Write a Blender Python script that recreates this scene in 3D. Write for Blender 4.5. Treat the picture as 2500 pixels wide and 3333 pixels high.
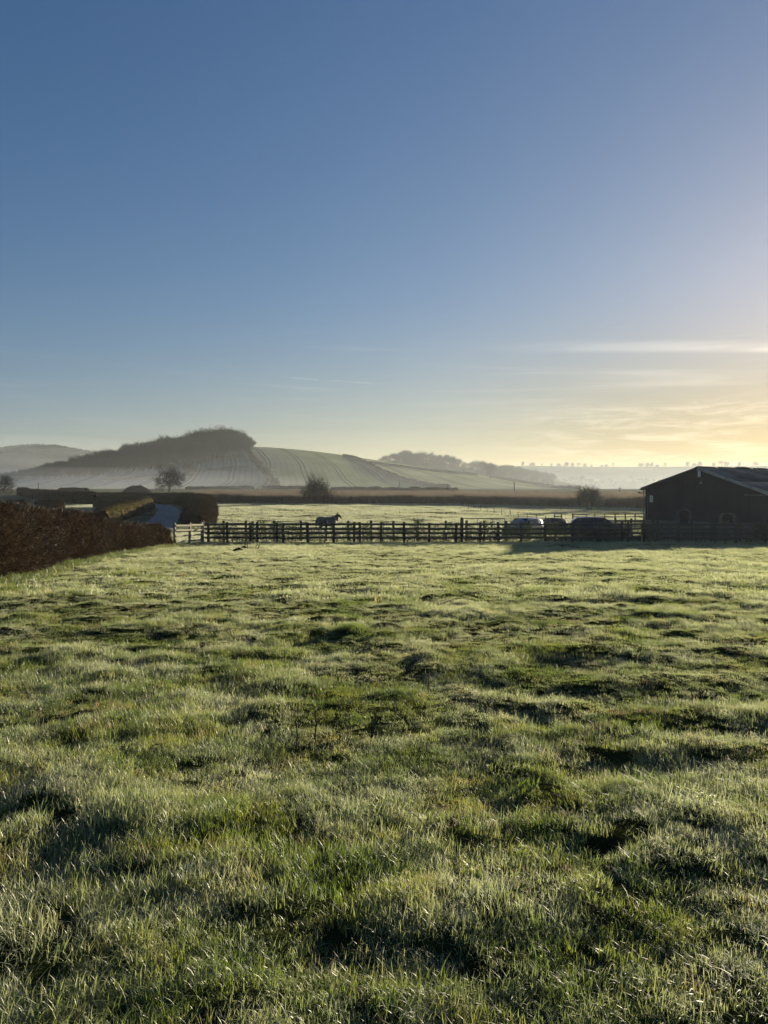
import bpy, bmesh, math, random
import numpy as np
from mathutils import Vector, Matrix, Euler

for _o in list(bpy.data.objects):
    bpy.data.objects.remove(_o)
SC = bpy.context.scene
COL = SC.collection
R = math.radians

# ------------------------------------------------------------------ camera
EYE = 1.65
cam_d = bpy.data.cameras.new('camera')
cam_d.sensor_fit = 'VERTICAL'
cam_d.sensor_height = 34.667
cam_d.lens = 26.0
cam_d.shift_y = -0.0141            # the picture's middle lies a little below the horizon
cam_d.clip_start = 0.1
cam_d.clip_end = 20000
cam = bpy.data.objects.new('camera', cam_d)
cam.location = (0, 0, EYE)
cam.rotation_euler = (R(90), 0, 0)
COL.objects.link(cam)
SC.camera = cam

# ------------------------------------------------------------------ sky, sun, exposure
SUN_AZ, SUN_EL = 36.8, 8.8         # degrees to the right of straight ahead, above the horizon
wd = bpy.data.worlds.new('World')
SC.world = wd
wd.use_nodes = True
wn, wl = wd.node_tree.nodes, wd.node_tree.links
wn.clear()


def wnode(t, **kw):
    n = wn.new(t)
    for k, v in kw.items():
        setattr(n, k, v)
    return n


def wmath(op, a, b=None, clamp=False):
    n = wnode('ShaderNodeMath', operation=op, use_clamp=clamp)
    for i, v in enumerate((a, b)):
        if v is None:
            continue
        if isinstance(v, (int, float)):
            n.inputs[i].default_value = v
        else:
            wl.new(v, n.inputs[i])
    return n.outputs[0]


def wramp(v, a, b):
    n = wnode('ShaderNodeMapRange', interpolation_type='SMOOTHSTEP')
    wl.new(v, n.inputs['Value'])
    n.inputs['From Min'].default_value = a
    n.inputs['From Max'].default_value = b
    return n.outputs['Result']


sky = wnode('ShaderNodeTexSky', sky_type='NISHITA')
sky.sun_disc = False
sky.sun_elevation = R(SUN_EL)
sky.sun_rotation = R(SUN_AZ)
sky.altitude = 60
sky.air_density = 1.0
sky.dust_density = 0.38
sky.ozone_density = 2.7
geo = wnode('ShaderNodeTexCoord')
sep = wnode('ShaderNodeSeparateXYZ')
wl.new(geo.outputs['Generated'], sep.inputs[0])
dx, dy, dz = sep.outputs
elev = wmath('MULTIPLY', wmath('ARCSINE', dz), 57.2958)
azim = wmath('MULTIPLY', wmath('ARCTAN2', dx, dy), 57.2958)


def cloud_noise(sx, sy, off, scale, detail, rough, dist=0.0):
    cmb = wnode('ShaderNodeCombineXYZ')
    wl.new(wmath('ADD', wmath('MULTIPLY', azim, sx), off), cmb.inputs[0])
    wl.new(wmath('ADD', wmath('MULTIPLY', elev, sy), wmath('MULTIPLY', azim, 0.012)), cmb.inputs[1])
    n = wnode('ShaderNodeTexNoise')
    n.inputs['Scale'].default_value = scale
    n.inputs['Detail'].default_value = detail
    n.inputs['Roughness'].default_value = rough
    n.inputs['Distortion'].default_value = dist
    wl.new(cmb.outputs[0], n.inputs['Vector'])
    return n.outputs['Fac']


# low sheet of thin broken cloud along the horizon, thickest towards the sun
low_band = wmath('MULTIPLY', wramp(elev, 1.2, 3.6), wmath('SUBTRACT', 1.0, wramp(elev, 5.4, 7.6)))
low_n = wramp(cloud_noise(0.20, 1.5, 3.1, 1.0, 8, 0.66, 0.6), 0.42, 0.70)
low_az = wramp(azim, 4.0, 20.0)
low_c = wmath('MULTIPLY', wmath('MULTIPLY', low_band, low_n), wmath('MULTIPLY', low_az, 0.75))
# faint cirrus streaks higher up
cir_band = wmath('MULTIPLY', wramp(elev, 3.0, 8.0), wmath('SUBTRACT', 1.0, wramp(elev, 9.5, 13.0)))
cir_n = wramp(cloud_noise(0.045, 0.75, 11.0, 1.0, 5, 0.55, 0.8), 0.5, 0.8)
cir_c = wmath('MULTIPLY', wmath('MULTIPLY', cir_band, cir_n), 0.36)
# long bright lens-flare streak level with the sun, painted into the sky colour
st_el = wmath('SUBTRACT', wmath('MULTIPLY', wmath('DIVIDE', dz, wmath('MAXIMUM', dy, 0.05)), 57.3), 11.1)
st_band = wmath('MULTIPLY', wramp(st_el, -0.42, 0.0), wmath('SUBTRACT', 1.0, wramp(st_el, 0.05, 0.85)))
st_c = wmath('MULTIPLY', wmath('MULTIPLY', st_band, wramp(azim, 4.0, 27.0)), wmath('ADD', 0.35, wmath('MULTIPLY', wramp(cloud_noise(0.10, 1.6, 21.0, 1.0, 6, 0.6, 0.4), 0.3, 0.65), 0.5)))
# short broken trails to the left
tr_line = wmath('ABSOLUTE', wmath('SUBTRACT', elev, wmath('SUBTRACT', 8.4, wmath('MULTIPLY', azim, 0.06))))
tr_band = wmath('SUBTRACT', 1.0, wramp(tr_line, 0.02, 0.11))
tr_msk = wmath('MULTIPLY', wramp(azim, -9.0, -7.0), wmath('SUBTRACT', 1.0, wramp(azim, -1.0, 0.5)))
tr_c = wmath('MULTIPLY', wmath('MULTIPLY', tr_band, tr_msk), wmath('MULTIPLY', wramp(cloud_noise(0.5, 0.2, 5.0, 1.0, 2, 0.5), 0.4, 0.55), 0.22))

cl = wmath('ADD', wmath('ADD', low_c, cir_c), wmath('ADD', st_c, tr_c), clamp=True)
SKY_STRENGTH = 0.05
HAZE = 0.00011
# moist low air: rolls off the glare round the sun and warms the sky near the horizon, all the way round
warm = wnode('ShaderNodeMix', data_type='RGBA', blend_type='MULTIPLY')
sunside = wmath('ADD', wmath('MULTIPLY', dx, math.sin(R(SUN_AZ))), wmath('MULTIPLY', dy, math.cos(R(SUN_AZ))))
wl.new(wmath('MULTIPLY', wmath('SUBTRACT', 1.0, wramp(elev, -2.0, 16.0)), wramp(sunside, 0.2, 1.0)), warm.inputs[0])
wl.new(sky.outputs[0], warm.inputs[6])
warm.inputs[7].default_value = (1.17, 0.94, 0.50, 1)
thick = wnode('ShaderNodeMix', data_type='RGBA', blend_type='MULTIPLY')
wl.new(wmath('MULTIPLY', wmath('SUBTRACT', 1.0, wramp(elev, 0.0, 17.0)), wramp(sunside, 0.80, 1.0)), thick.inputs[0])
wl.new(warm.outputs[2], thick.inputs[6])
thick.inputs[7].default_value = (0.36, 0.285, 0.18, 1)
sp_c = wnode('ShaderNodeSeparateColor')
wl.new(thick.outputs[2], sp_c.inputs[0])
cb_c = wnode('ShaderNodeCombineColor')
for _i in range(3):
    _c = wmath('MULTIPLY', sp_c.outputs[_i], (1.03, 0.95, 1.085)[_i])
    wl.new(wmath('DIVIDE', _c, wmath('ADD', 1.0, wmath('MULTIPLY', _c, 0.10))), cb_c.inputs[_i])
hsv = wnode('ShaderNodeHueSaturation')
wl.new(cb_c.outputs[0], hsv.inputs['Color'])
hsv.inputs['Saturation'].default_value = 1.22
hsv.inputs['Value'].default_value = 0.925
# sunlit cloud and the painted flare streak: the sky behind, brighter and paler
cmix = wnode('ShaderNodeMix', data_type='RGBA', blend_type='MIX')
bright = wnode('ShaderNodeMix', data_type='RGBA', blend_type='MULTIPLY')
bright.inputs[0].default_value = 1.0
bw = wnode('ShaderNodeRGBToBW')
wl.new(hsv.outputs[0], bw.inputs[0])
pale = wnode('ShaderNodeMix', data_type='RGBA')
pale.inputs[0].default_value = 0.45
wl.new(hsv.outputs[0], pale.inputs[6])
wl.new(bw.outputs[0], pale.inputs[7])
wl.new(pale.outputs[2], bright.inputs[6])
bright.inputs[7].default_value = (1.9, 1.8, 1.6, 1)
wl.new(cl, cmix.inputs[0])
wl.new(hsv.outputs[0], cmix.inputs[6])
wl.new(bright.outputs[2], cmix.inputs[7])
bg = wnode('ShaderNodeBackground')
bg.inputs['Strength'].default_value = SKY_STRENGTH
wl.new(cmix.outputs[2], bg.inputs['Color'])
wo = wnode('ShaderNodeOutputWorld')
wl.new(bg.outputs[0], wo.inputs['Surface'])

sun_d = bpy.data.lights.new('sun', 'SUN')
sun_d.energy = 5.0
sun_d.angle = R(0.5)
sun_d.color = (1.0, 0.87, 0.63)
sun = bpy.data.objects.new('sun', sun_d)
SUN_V = Vector((math.sin(R(SUN_AZ)) * math.cos(R(SUN_EL)), math.cos(R(SUN_AZ)) * math.cos(R(SUN_EL)), math.sin(R(SUN_EL))))
sun.rotation_euler = SUN_V.to_track_quat('Z', 'Y').to_euler()
sun.location = (40, 50, 60)
COL.objects.link(sun)

SC.view_settings.view_transform = 'Standard'
SC.view_settings.look = 'None'
SC.view_settings.gamma = 1
SC.view_settings.exposure = 1.5
SC.view_settings.use_curve_mapping = False
SC.render.engine = 'CYCLES'
cy = SC.cycles
cy.use_denoising = True
cy.max_bounces = 7
cy.diffuse_bounces = 3
cy.glossy_bounces = 2
cy.transmission_bounces = 4
cy.transparent_max_bounces = 8
cy.volume_bounces = 1
cy.use_adaptive_sampling = False
cy.sample_clamp_indirect = 6
cy.caustics_reflective = False
cy.caustics_refractive = False

# ------------------------------------------------------------------ helpers
rng = np.random.default_rng(7)
rnd = random.Random(11)
_TAB = np.random.default_rng(3).random((8, 256, 256))


def vn(x, y, k=0):
    """smooth value noise, 0..1"""
    x = np.asarray(x, float); y = np.asarray(y, float)
    xi = np.floor(x).astype(int); yi = np.floor(y).astype(int)
    fx = x - xi; fy = y - yi
    fx = fx * fx * fx * (fx * (fx * 6 - 15) + 10); fy = fy * fy * fy * (fy * (fy * 6 - 15) + 10)
    t = _TAB[k % 8]
    a = t[xi & 255, yi & 255]; b = t[(xi + 1) & 255, yi & 255]
    c = t[xi & 255, (yi + 1) & 255]; d = t[(xi + 1) & 255, (yi + 1) & 255]
    return (a * (1 - fx) + b * fx) * (1 - fy) + (c * (1 - fx) + d * fx) * fy


def sstep(a, b, v):
    t = np.clip((np.asarray(v, float) - a) / (b - a), 0, 1)
    return t * t * (3 - 2 * t)


_DY = np.array([-80, 0, 46, 60, 75, 95, 120, 150, 178, 200, 260, 330, 400], float)
_DD = np.array([0.2, 1.65, 2.685, 3.05, 3.45, 3.5, 3.0, 2.25, 1.75, 1.5, 0.35, -2.2, -4.5], float)
_yy = np.arange(-80, 401, 1.0)
_dd = np.interp(_yy, _DY, _DD)
_kern = np.hanning(21); _kern /= _kern.sum()
_dd = np.where((_yy < 36) | (_yy > 388), _dd, np.convolve(np.pad(_dd, 10, mode='edge'), _kern, 'valid'))
_CX = np.array([-900, -300, -100, 0, 100, 200, 300, 420, 527, 600, 700, 760, 850, 950, 1050, 1150, 1250, 1390, 1700, 2600], float)
_CY = np.array([1060, 1050, 1040, 1034, 1020, 1006, 988, 972, 964, 967, 977, 986, 1000, 1015, 1029, 1042, 1054, 1066, 1072, 1072], float)


def height(x, y):
    """ground level of the country from the paddock to the back of the first hill (no fine bumps)"""
    x = np.asarray(x, float); y = np.asarray(y, float)
    zb = EYE - np.interp(np.minimum(y, 400), _yy, _dd)
    px = 829.5 + 1659 * x / np.maximum(y, 30)
    acc = 0
    for s in (-40, -20, 0, 20, 40):
        acc = acc + np.interp(px + s, _CX, _CY)
    zc = (1075 - acc / 5) / 1659 * 690 + EYE
    t = np.clip((y - 400) / 290, 0, 1)
    s = 0.45 * t + 0.55 * t * t * (3 - 2 * t)
    z = zb + (zc - zb) * s
    z = z - np.maximum(y - 690, 0) * 0.09
    return np.where(y > 690, np.maximum(z, -2), z)


def bumps(x, y):
    """tussocky relief of grazed turf"""
    b = (vn(x / 3.1, y / 3.1, 1) - .5) * .10 + (vn(x / .95 + 7, y / .85, 2) - .5) * .10
    n = vn(x / .48 + 3, y / .42, 3)
    b = b + np.maximum(n - .5, 0) * .17 + (vn(x / .25, y / .22, 4) - .5) * .07 + (vn(x / .11, y / .11, 6) - .5) * .025
    return b - .03


def ground_z(x, y):
    y = np.asarray(y, float)
    return height(x, y) + bumps(x, y) * np.where(y < 49, sstep(-2, 1.5, y), 0.0) * (.74 - .26 * sstep(14, 48, y))


def gz(x, y):
    return float(ground_z(np.array([x]), np.array([y]))[0])


def at(px, py, lo=8.0, hi=720.0):
    """the spot of ground seen at a place of the photograph (1659 wide)"""
    u = (px - 829.5) / 1659; v = (1075 - py) / 1659
    ys = np.arange(lo, hi, .25)
    d = (EYE + v * ys) - height(u * ys, ys)
    k = np.argmax(d < 0)
    y = ys[k] if d[k] < 0 else hi
    return u * y, float(y)


def link(o, parent=None):
    COL.objects.link(o)
    if parent is not None:
        o.parent = parent
    return o


def mesh_from(name, verts, faces, mats=(), smooth=False, fmat=None):
    me = bpy.data.meshes.new(name)
    if isinstance(verts, np.ndarray) and isinstance(faces, np.ndarray):
        n, m, k = len(verts), len(faces), faces.shape[1]
        me.vertices.add(n); me.vertices.foreach_set('co', np.ascontiguousarray(verts, np.float32).ravel())
        me.loops.add(m * k); me.loops.foreach_set('vertex_index', np.ascontiguousarray(faces, np.int32).ravel())
        me.polygons.add(m); me.polygons.foreach_set('loop_start', np.arange(0, m * k, k, dtype=np.int32))
        me.update(calc_edges=True)
    else:
        me.from_pydata([tuple(map(float, v)) for v in verts], [], [tuple(map(int, f)) for f in faces])
    for m_ in mats:
        me.materials.append(m_)
    if fmat is not None:
        me.polygons.foreach_set('material_index', np.asarray(fmat, np.int32))
    if smooth:
        me.polygons.foreach_set('use_smooth', np.ones(len(me.polygons), bool))
    me.update()
    return me


def obj(name, me, parent=None, loc=None, rot=None):
    o = bpy.data.objects.new(name, me)
    if loc is not None:
        o.location = loc
    if rot is not None:
        o.rotation_euler = rot
    return link(o, parent)


def tag(o, label=None, cat=None, group=None, kind=None):
    for k, v in (('label', label), ('category', cat), ('group', group), ('kind', kind)):
        if v:
            o[k] = v
    return o


def root(name, loc, rz, label, cat, group=None):
    o = bpy.data.objects.new(name, None)
    o.empty_display_size = .3
    o.location = loc; o.rotation_euler = (0, 0, rz)
    link(o)
    return tag(o, label, cat, group)


class MB:
    """collects simple solids into one mesh"""
    def __init__(s):
        s.v = []; s.f = []

    def add(s, vs, fs):
        b = len(s.v)
        s.v += [tuple(v) for v in vs]
        s.f += [tuple(b + i for i in f) for f in fs]
        return s

    def box(s, c, size, M=None, bev=0.0):
        bm = bmesh.new()
        bmesh.ops.create_cube(bm, size=1)
        for v in bm.verts:
            v.co = Vector((v.co.x * size[0], v.co.y * size[1], v.co.z * size[2]))
        if bev:
            bmesh.ops.bevel(bm, geom=bm.edges[:], offset=bev, segments=1, affect='EDGES')
        bm.verts.index_update()
        vs = [v.co.copy() for v in bm.verts]
        if M is not None:
            vs = [M @ v for v in vs]
        vs = [v + Vector(c) for v in vs]
        s.add(vs, [[v.index for v in f.verts] for f in bm.faces])
        bm.free()
        return s

    def tube(s, pts, rad, n=6, cap=True):
        pts = [Vector(p) for p in pts]
        rad = rad if hasattr(rad, '__len__') else [rad] * len(pts)
        vs = []; fs = []
        for i, p in enumerate(pts):
            d = (pts[min(i + 1, len(pts) - 1)] - pts[max(i - 1, 0)]).normalized()
            a = d.orthogonal().normalized() if i == 0 else (a - d * a.dot(d)).normalized()
            b = d.cross(a)
            for k in range(n):
                t = 2 * math.pi * k / n
                vs.append(p + (a * math.cos(t) + b * math.sin(t)) * rad[i])
        for i in range(len(pts) - 1):
            for k in range(n):
                fs.append((i * n + k, i * n + (k + 1) % n, (i + 1) * n + (k + 1) % n, (i + 1) * n + k))
        if cap:
            fs.append(tuple(range(n))[::-1]); fs.append(tuple((len(pts) - 1) * n + k for k in range(n)))
        return s.add(vs, fs)

    def mesh(s, name, mat, smooth=False):
        return mesh_from(name, s.v, s.f, [mat], smooth)

    def obj(s, name, mat, parent=None, smooth=False):
        return obj(name, s.mesh(name, mat, smooth), parent)


# ------------------------------------------------------------------ materials
def mat_new(name):
    m = bpy.data.materials.new(name)
    m.use_nodes = True
    nt = m.node_tree
    nt.nodes.clear()
    out = nt.nodes.new('ShaderNodeOutputMaterial')
    return m, nt, out


def nd(nt, t, ins=None, **kw):
    n = nt.nodes.new(t)
    for k, v in kw.items():
        setattr(n, k, v)
    for k, v in (ins or {}).items():
        if hasattr(v, 'is_output') or isinstance(v, bpy.types.NodeSocket):
            nt.links.new(v, n.inputs[k])
        else:
            n.inputs[k].default_value = v
    return n


def noise(nt, vec, scale, detail=3, rough=.55):
    return nd(nt, 'ShaderNodeTexNoise', {'Vector': vec, 'Scale': scale, 'Detail': detail, 'Roughness': rough}).outputs['Fac']


def ramp(nt, fac, stops):
    n = nt.nodes.new('ShaderNodeValToRGB')
    nt.links.new(fac, n.inputs[0])
    e = n.color_ramp.elements
    while len(e) < len(stops):
        e.new(.5)
    for i, (p, c) in enumerate(stops):
        e[i].position = p
        e[i].color = (*c, 1) if len(c) == 3 else c
    return n.outputs[0]


def mixc(nt, fac, a, b):
    n = nt.nodes.new('ShaderNodeMix'); n.data_type = 'RGBA'
    for i, v in ((0, fac), (6, a), (7, b)):
        if isinstance(v, bpy.types.NodeSocket):
            nt.links.new(v, n.inputs[i])
        else:
            n.inputs[i].default_value = v if i == 0 else (*v, 1)
    return n.outputs[2]


def mrange(nt, v, a, b, c=0.0, d=1.0):
    return nd(nt, 'ShaderNodeMapRange', {'Value': v, 'From Min': a, 'From Max': b, 'To Min': c, 'To Max': d}, interpolation_type='SMOOTHSTEP').outputs['Result']


def fmath(nt, op, a, b=0.0):
    return nd(nt, 'ShaderNodeMath', {0: a, 1: b}, operation=op).outputs[0]


def simple(name, col, rough=.7, var=.25, scale=6.0, bump=0.0, metal=0.0, col2=None, coat=0.0, space='Object', detail=4):
    """painted / wooden / stone surface with uneven colour"""
    m, nt, out = mat_new(name)
    tc = nd(nt, 'ShaderNodeTexCoord').outputs[space] if space == 'Object' else nd(nt, 'ShaderNodeNewGeometry').outputs['Position']
    n = noise(nt, tc, scale, detail, .6)
    c2 = col2 or tuple(c * (1 - var) for c in col)
    c = mixc(nt, mrange(nt, n, .35, .65), c2, tuple(min(1, c * (1 + (0 if col2 else var))) for c in col))
    p = nd(nt, 'ShaderNodeBsdfPrincipled', {'Base Color': c, 'Roughness': rough, 'Metallic': metal, 'Coat Weight': coat})
    if bump:
        b = nd(nt, 'ShaderNodeBump', {'Height': noise(nt, tc, scale * 3, 4), 'Strength': 1.0, 'Distance': bump})
        nt.links.new(b.outputs[0], p.inputs['Normal'])
    nt.links.new(p.outputs[0], out.inputs[0])
    return m


def canopy(name, stops, scale=.3, rough_scale=4.0, depth=.12, transl=.5, sheen=0.0, extra=None):
    """leafy, grassy or twiggy ground cover seen from afar: rough relief, light passing through the blades"""
    m, nt, out = mat_new(name)
    pos = nd(nt, 'ShaderNodeNewGeometry').outputs['Position']
    n = noise(nt, pos, scale, 6, .65)
    c = ramp(nt, n, stops)
    if extra:
        c = extra(nt, pos, c)
    b = nd(nt, 'ShaderNodeBump', {'Height': noise(nt, pos, rough_scale, 5, .7), 'Strength': 1.0, 'Distance': depth})
    d = nd(nt, 'ShaderNodeBsdfDiffuse', {'Color': c, 'Normal': b.outputs[0]})
    t = nd(nt, 'ShaderNodeBsdfTranslucent', {'Color': c, 'Normal': b.outputs[0]})
    mx = nd(nt, 'ShaderNodeMixShader', {0: transl, 1: d.outputs[0], 2: t.outputs[0]})
    nt.links.new(mx.outputs[0], out.inputs[0])
    return m


def blade_mat(name, green, frost, straw, frost_lo, frost_hi, gloss=.08):
    m, nt, out = mat_new(name)
    pos = nd(nt, 'ShaderNodeNewGeometry').outputs['Position']
    oi = nd(nt, 'ShaderNodeObjectInfo').outputs['Random']
    n1 = noise(nt, pos, .8, 6, .68)
    n2 = noise(nt, pos, 2.3, 3, .6)
    n3 = noise(nt, pos, 7.0, 2, .5)
    g = mixc(nt, mrange(nt, n2, .35, .68), green, tuple(c * k for c, k in zip(green, (1.9, 1.45, 1.2))))
    g = mixc(nt, fmath(nt, 'MULTIPLY', oi, .35), g, tuple(c * .55 for c in green))
    # more frost towards the far side and right; far paling also paints backlight sparkle
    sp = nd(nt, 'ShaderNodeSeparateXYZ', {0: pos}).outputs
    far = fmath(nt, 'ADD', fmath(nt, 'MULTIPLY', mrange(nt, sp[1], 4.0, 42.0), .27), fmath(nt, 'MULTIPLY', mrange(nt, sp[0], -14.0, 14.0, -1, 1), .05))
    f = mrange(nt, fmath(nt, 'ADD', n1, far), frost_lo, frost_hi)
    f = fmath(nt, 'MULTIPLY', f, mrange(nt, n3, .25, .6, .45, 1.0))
    tip = nd(nt, 'ShaderNodeAttribute', attribute_name='tip').outputs['Fac']
    f = fmath(nt, 'MULTIPLY', f, mrange(nt, tip, .1, .9, .45, 1.0))
    c = mixc(nt, f, g, frost)
    c = mixc(nt, mrange(nt, fmath(nt, 'ADD', n2, fmath(nt, 'MULTIPLY', oi, .25)), .76, .95), c, straw)
    d = nd(nt, 'ShaderNodeBsdfDiffuse', {'Color': c})
    t = nd(nt, 'ShaderNodeBsdfTranslucent', {'Color': c})
    mx = nd(nt, 'ShaderNodeMixShader', {0: .6, 1: d.outputs[0], 2: t.outputs[0]})
    gl = nd(nt, 'ShaderNodeBsdfGlossy', {'Color': (1, 1, 1, 1), 'Roughness': .5})
    mx2 = nd(nt, 'ShaderNodeMixShader', {0: gloss, 1: mx.outputs[0], 2: gl.outputs[0]})
    nt.links.new(mx2.outputs[0], out.inputs[0])
    return m


M = {}
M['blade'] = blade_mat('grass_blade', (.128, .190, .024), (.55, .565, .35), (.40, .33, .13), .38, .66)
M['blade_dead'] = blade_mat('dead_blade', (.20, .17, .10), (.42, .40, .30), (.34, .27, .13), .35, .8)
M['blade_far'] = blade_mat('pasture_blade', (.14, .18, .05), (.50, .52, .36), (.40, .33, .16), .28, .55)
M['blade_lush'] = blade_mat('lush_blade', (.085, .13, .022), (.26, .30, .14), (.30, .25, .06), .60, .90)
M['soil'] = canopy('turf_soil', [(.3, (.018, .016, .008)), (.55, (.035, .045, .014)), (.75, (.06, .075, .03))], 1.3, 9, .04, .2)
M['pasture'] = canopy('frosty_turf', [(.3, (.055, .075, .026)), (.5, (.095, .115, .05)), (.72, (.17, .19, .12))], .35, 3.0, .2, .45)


def tram(nt, pos, c):
    """wheel tracks of the sprayer: pairs of dark lines that bend down the slope"""
    s = nd(nt, 'ShaderNodeSeparateXYZ', {0: pos})
    x, y, z = s.outputs
    yy = fmath(nt, 'SUBTRACT', y, 400.0)
    curve = fmath(nt, 'MULTIPLY', fmath(nt, 'MULTIPLY', yy, yy), .00042)
    q = fmath(nt, 'ADD', fmath(nt, 'ADD', x, fmath(nt, 'MULTIPLY', yy, .07)), curve)
    q = fmath(nt, 'ADD', q, fmath(nt, 'MULTIPLY', noise(nt, pos, .01, 1), 8.0))
    w = fmath(nt, 'MODULO', fmath(nt, 'ADD', q, 2400.0), 24.0)
    a = fmath(nt, 'MINIMUM', fmath(nt, 'ABSOLUTE', fmath(nt, 'SUBTRACT', w, 10.6)), fmath(nt, 'ABSOLUTE', fmath(nt, 'SUBTRACT', w, 13.4)))
    # rime lies thicker on the cold western flank and in a few bands
    c = mixc(nt, mrange(nt, fmath(nt, 'ADD', x, fmath(nt, 'MULTIPLY', noise(nt, pos, .02, 3), 60.0)), 0.0, -110.0, 0.0, .85), c, (.60, .62, .57))
    line = mrange(nt, a, .25, .8, .75, 0.0)
    drill = fmath(nt, 'MULTIPLY', mrange(nt, fmath(nt, 'SINE', fmath(nt, 'MULTIPLY', q, 1.57)), -.2, 1.0), .16)
    c = mixc(nt, drill, c, (.07, .08, .04))
    return mixc(nt, line, c, (.05, .06, .03))


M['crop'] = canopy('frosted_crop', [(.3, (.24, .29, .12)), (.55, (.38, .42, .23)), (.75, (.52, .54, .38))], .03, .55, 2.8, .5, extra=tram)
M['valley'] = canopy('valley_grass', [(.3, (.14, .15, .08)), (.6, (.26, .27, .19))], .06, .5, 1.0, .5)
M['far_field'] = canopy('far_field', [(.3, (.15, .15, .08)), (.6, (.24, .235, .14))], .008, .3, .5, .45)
M['far_hill'] = canopy('far_hill', [(.35, (.05, .065, .04)), (.6, (.12, .13, .09))], .012, .25, 2.0, .4)


# ------------------------------------------------------------------ terrain
def fan(name, ys, us, zfun, mat, widen=1.5):
    Y, U = np.meshgrid(ys, us, indexing='ij')
    X = U * (Y + widen)
    Z = zfun(X, Y)
    v = np.stack([X, Y, Z], -1).reshape(-1, 3)
    n, m = Y.shape
    i = (np.arange(n - 1)[:, None] * m + np.arange(m - 1)[None, :]).ravel()
    f = np.stack([i, i + 1, i + m + 1, i + m], -1)
    return tag(obj(name, mesh_from(name, v, f, [mat], True)), kind='structure')


def warp(a, b, n, p):
    return a + (b - a) * np.linspace(0, 1, n) ** p


LANE = [at(*q, 50, 399) for q in ((338, 1150), (347, 1133), (363, 1113), (364, 1101), (350, 1093.5), (318, 1088.5), (270, 1086.8), (200, 1086))]


def lane_dist(x, y):
    d = np.full(np.shape(x), 1e9)
    for a, b in zip(LANE[:-1], LANE[1:]):
        ax, ay = a; vx, vy = b[0] - ax, b[1] - ay
        t = np.clip(((x - ax) * vx + (y - ay) * vy) / (vx * vx + vy * vy), 0, 1)
        d = np.minimum(d, np.hypot(x - ax - vx * t, y - ay - vy * t))
    return d


def pasture_z(x, y):
    flat = sstep(-.235, -.19, x / np.maximum(y, 1))
    return height(x, y) + ((vn(x / 5, y / 5, 1) - .5) * .35 + (vn(x / 2, y / 2, 2) - .5) * .2) * sstep(47.5, 52, y) * (1 - sstep(178, 183, y)) * flat


ys = np.exp(np.linspace(math.log(1.2), math.log(48), 520))
fan('paddock', ys, np.linspace(-.85, .85, 520), ground_z, M['soil'])
fan('pasture', np.linspace(47.5, 183, 260), np.linspace(-.85, .85, 261),
    pasture_z, M['pasture'])
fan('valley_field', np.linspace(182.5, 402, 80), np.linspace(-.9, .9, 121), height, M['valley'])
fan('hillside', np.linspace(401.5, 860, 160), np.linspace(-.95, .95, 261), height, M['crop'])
# country underneath and all round
bx = np.sinh(np.linspace(-7.6, 7.6, 161)) * 4.6
by = np.concatenate([np.linspace(-4600, -80, 24), np.linspace(-60, 400, 60), np.linspace(460, 4600, 40)])
X, Y = np.meshgrid(bx, by)
Zb = np.where(Y < 402, height(X, np.clip(Y, -80, 402)), -6) - .35 - 1.2 * ((Y > 40) & (Y < 402)) - 2.0 * (Y > 180)
Zb = np.where(Y < 402, np.maximum(Zb, -6), Zb)
nn, mm = X.shape
ii = (np.arange(nn - 1)[:, None] * mm + np.arange(mm - 1)[None, :]).ravel()
tag(obj('ground', mesh_from('ground', np.stack([X, Y, Zb], -1).reshape(-1, 3), np.stack([ii, ii + 1, ii + mm + 1, ii + mm], -1), [M['pasture']], True)), kind='structure')


def far_ridge(name, dist, depth, xs, cys, mat, zbase=-6.0, rough=0.0):
    """a ridge whose crest shows at the given heights of the photograph"""
    us = (np.linspace(xs[0], xs[-1], 160) - 829.5) / 1659
    ts = np.linspace(0, 1.6, 40)
    T, U = np.meshgrid(ts, us, indexing='ij')
    Yr = dist - depth + T * depth
    zc = (1075 - np.interp(829.5 + 1659 * U, xs, cys)) / 1659 * dist + EYE
    S = np.where(T <= 1, np.sin(np.minimum(T, 1) * math.pi / 2) ** 1.3, 1 - .5 * (T - 1))
    X = U * Yr
    Z = zbase + (zc - zbase) * S + (vn(X / 40, Yr / 40, 5) - .5) * rough
    v = np.stack([X, Yr, Z], -1).reshape(-1, 3)
    n, m = Yr.shape
    i = (np.arange(n - 1)[:, None] * m + np.arange(m - 1)[None, :]).ravel()
    tag(obj(name, mesh_from(name, v, np.stack([i, i + 1, i + m + 1, i + m], -1), [mat], True)), kind='structure')

    def crest(px):
        u = (px - 829.5) / 1659
        return u * dist, dist, float((1075 - np.interp(px, xs, cys)) / 1659 * dist + EYE)
    return crest


crest_wood = far_ridge('wooded_hill', 980, 240, [560, 760, 820, 880, 940, 1000, 1100, 1190, 1260, 1330], [1030, 1004, 998, 992, 996, 1010, 1022, 1036, 1050, 1062], M['far_hill'])
crest_mid = far_ridge('middle_hill', 1150, 180, [900, 1000, 1150, 1250, 1390, 1500, 1900], [1060, 1052, 1046, 1040, 1040, 1044, 1044], M['far_hill'])
crest_right = far_ridge('right_hill', 1500, 420, [840, 1000, 1130, 1280, 1400, 1560, 1700, 2300], [1018, 1010, 1007, 1009, 1009, 1008, 1007, 1010], M['far_field'])
crest_left2 = far_ridge('near_left_hill', 900, 100, [-900, -300, 0, 60, 110, 170, 240, 400], [985, 982, 981, 979, 980, 990, 1002, 1015], M['far_hill'])
crest_left = far_ridge('far_left_hill', 1060, 130, [-1200, -500, -60, 0, 40, 90, 130, 190, 260, 420], [974, 971, 969, 970, 966, 962, 965, 975, 984, 1002], M['far_hill'])

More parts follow.
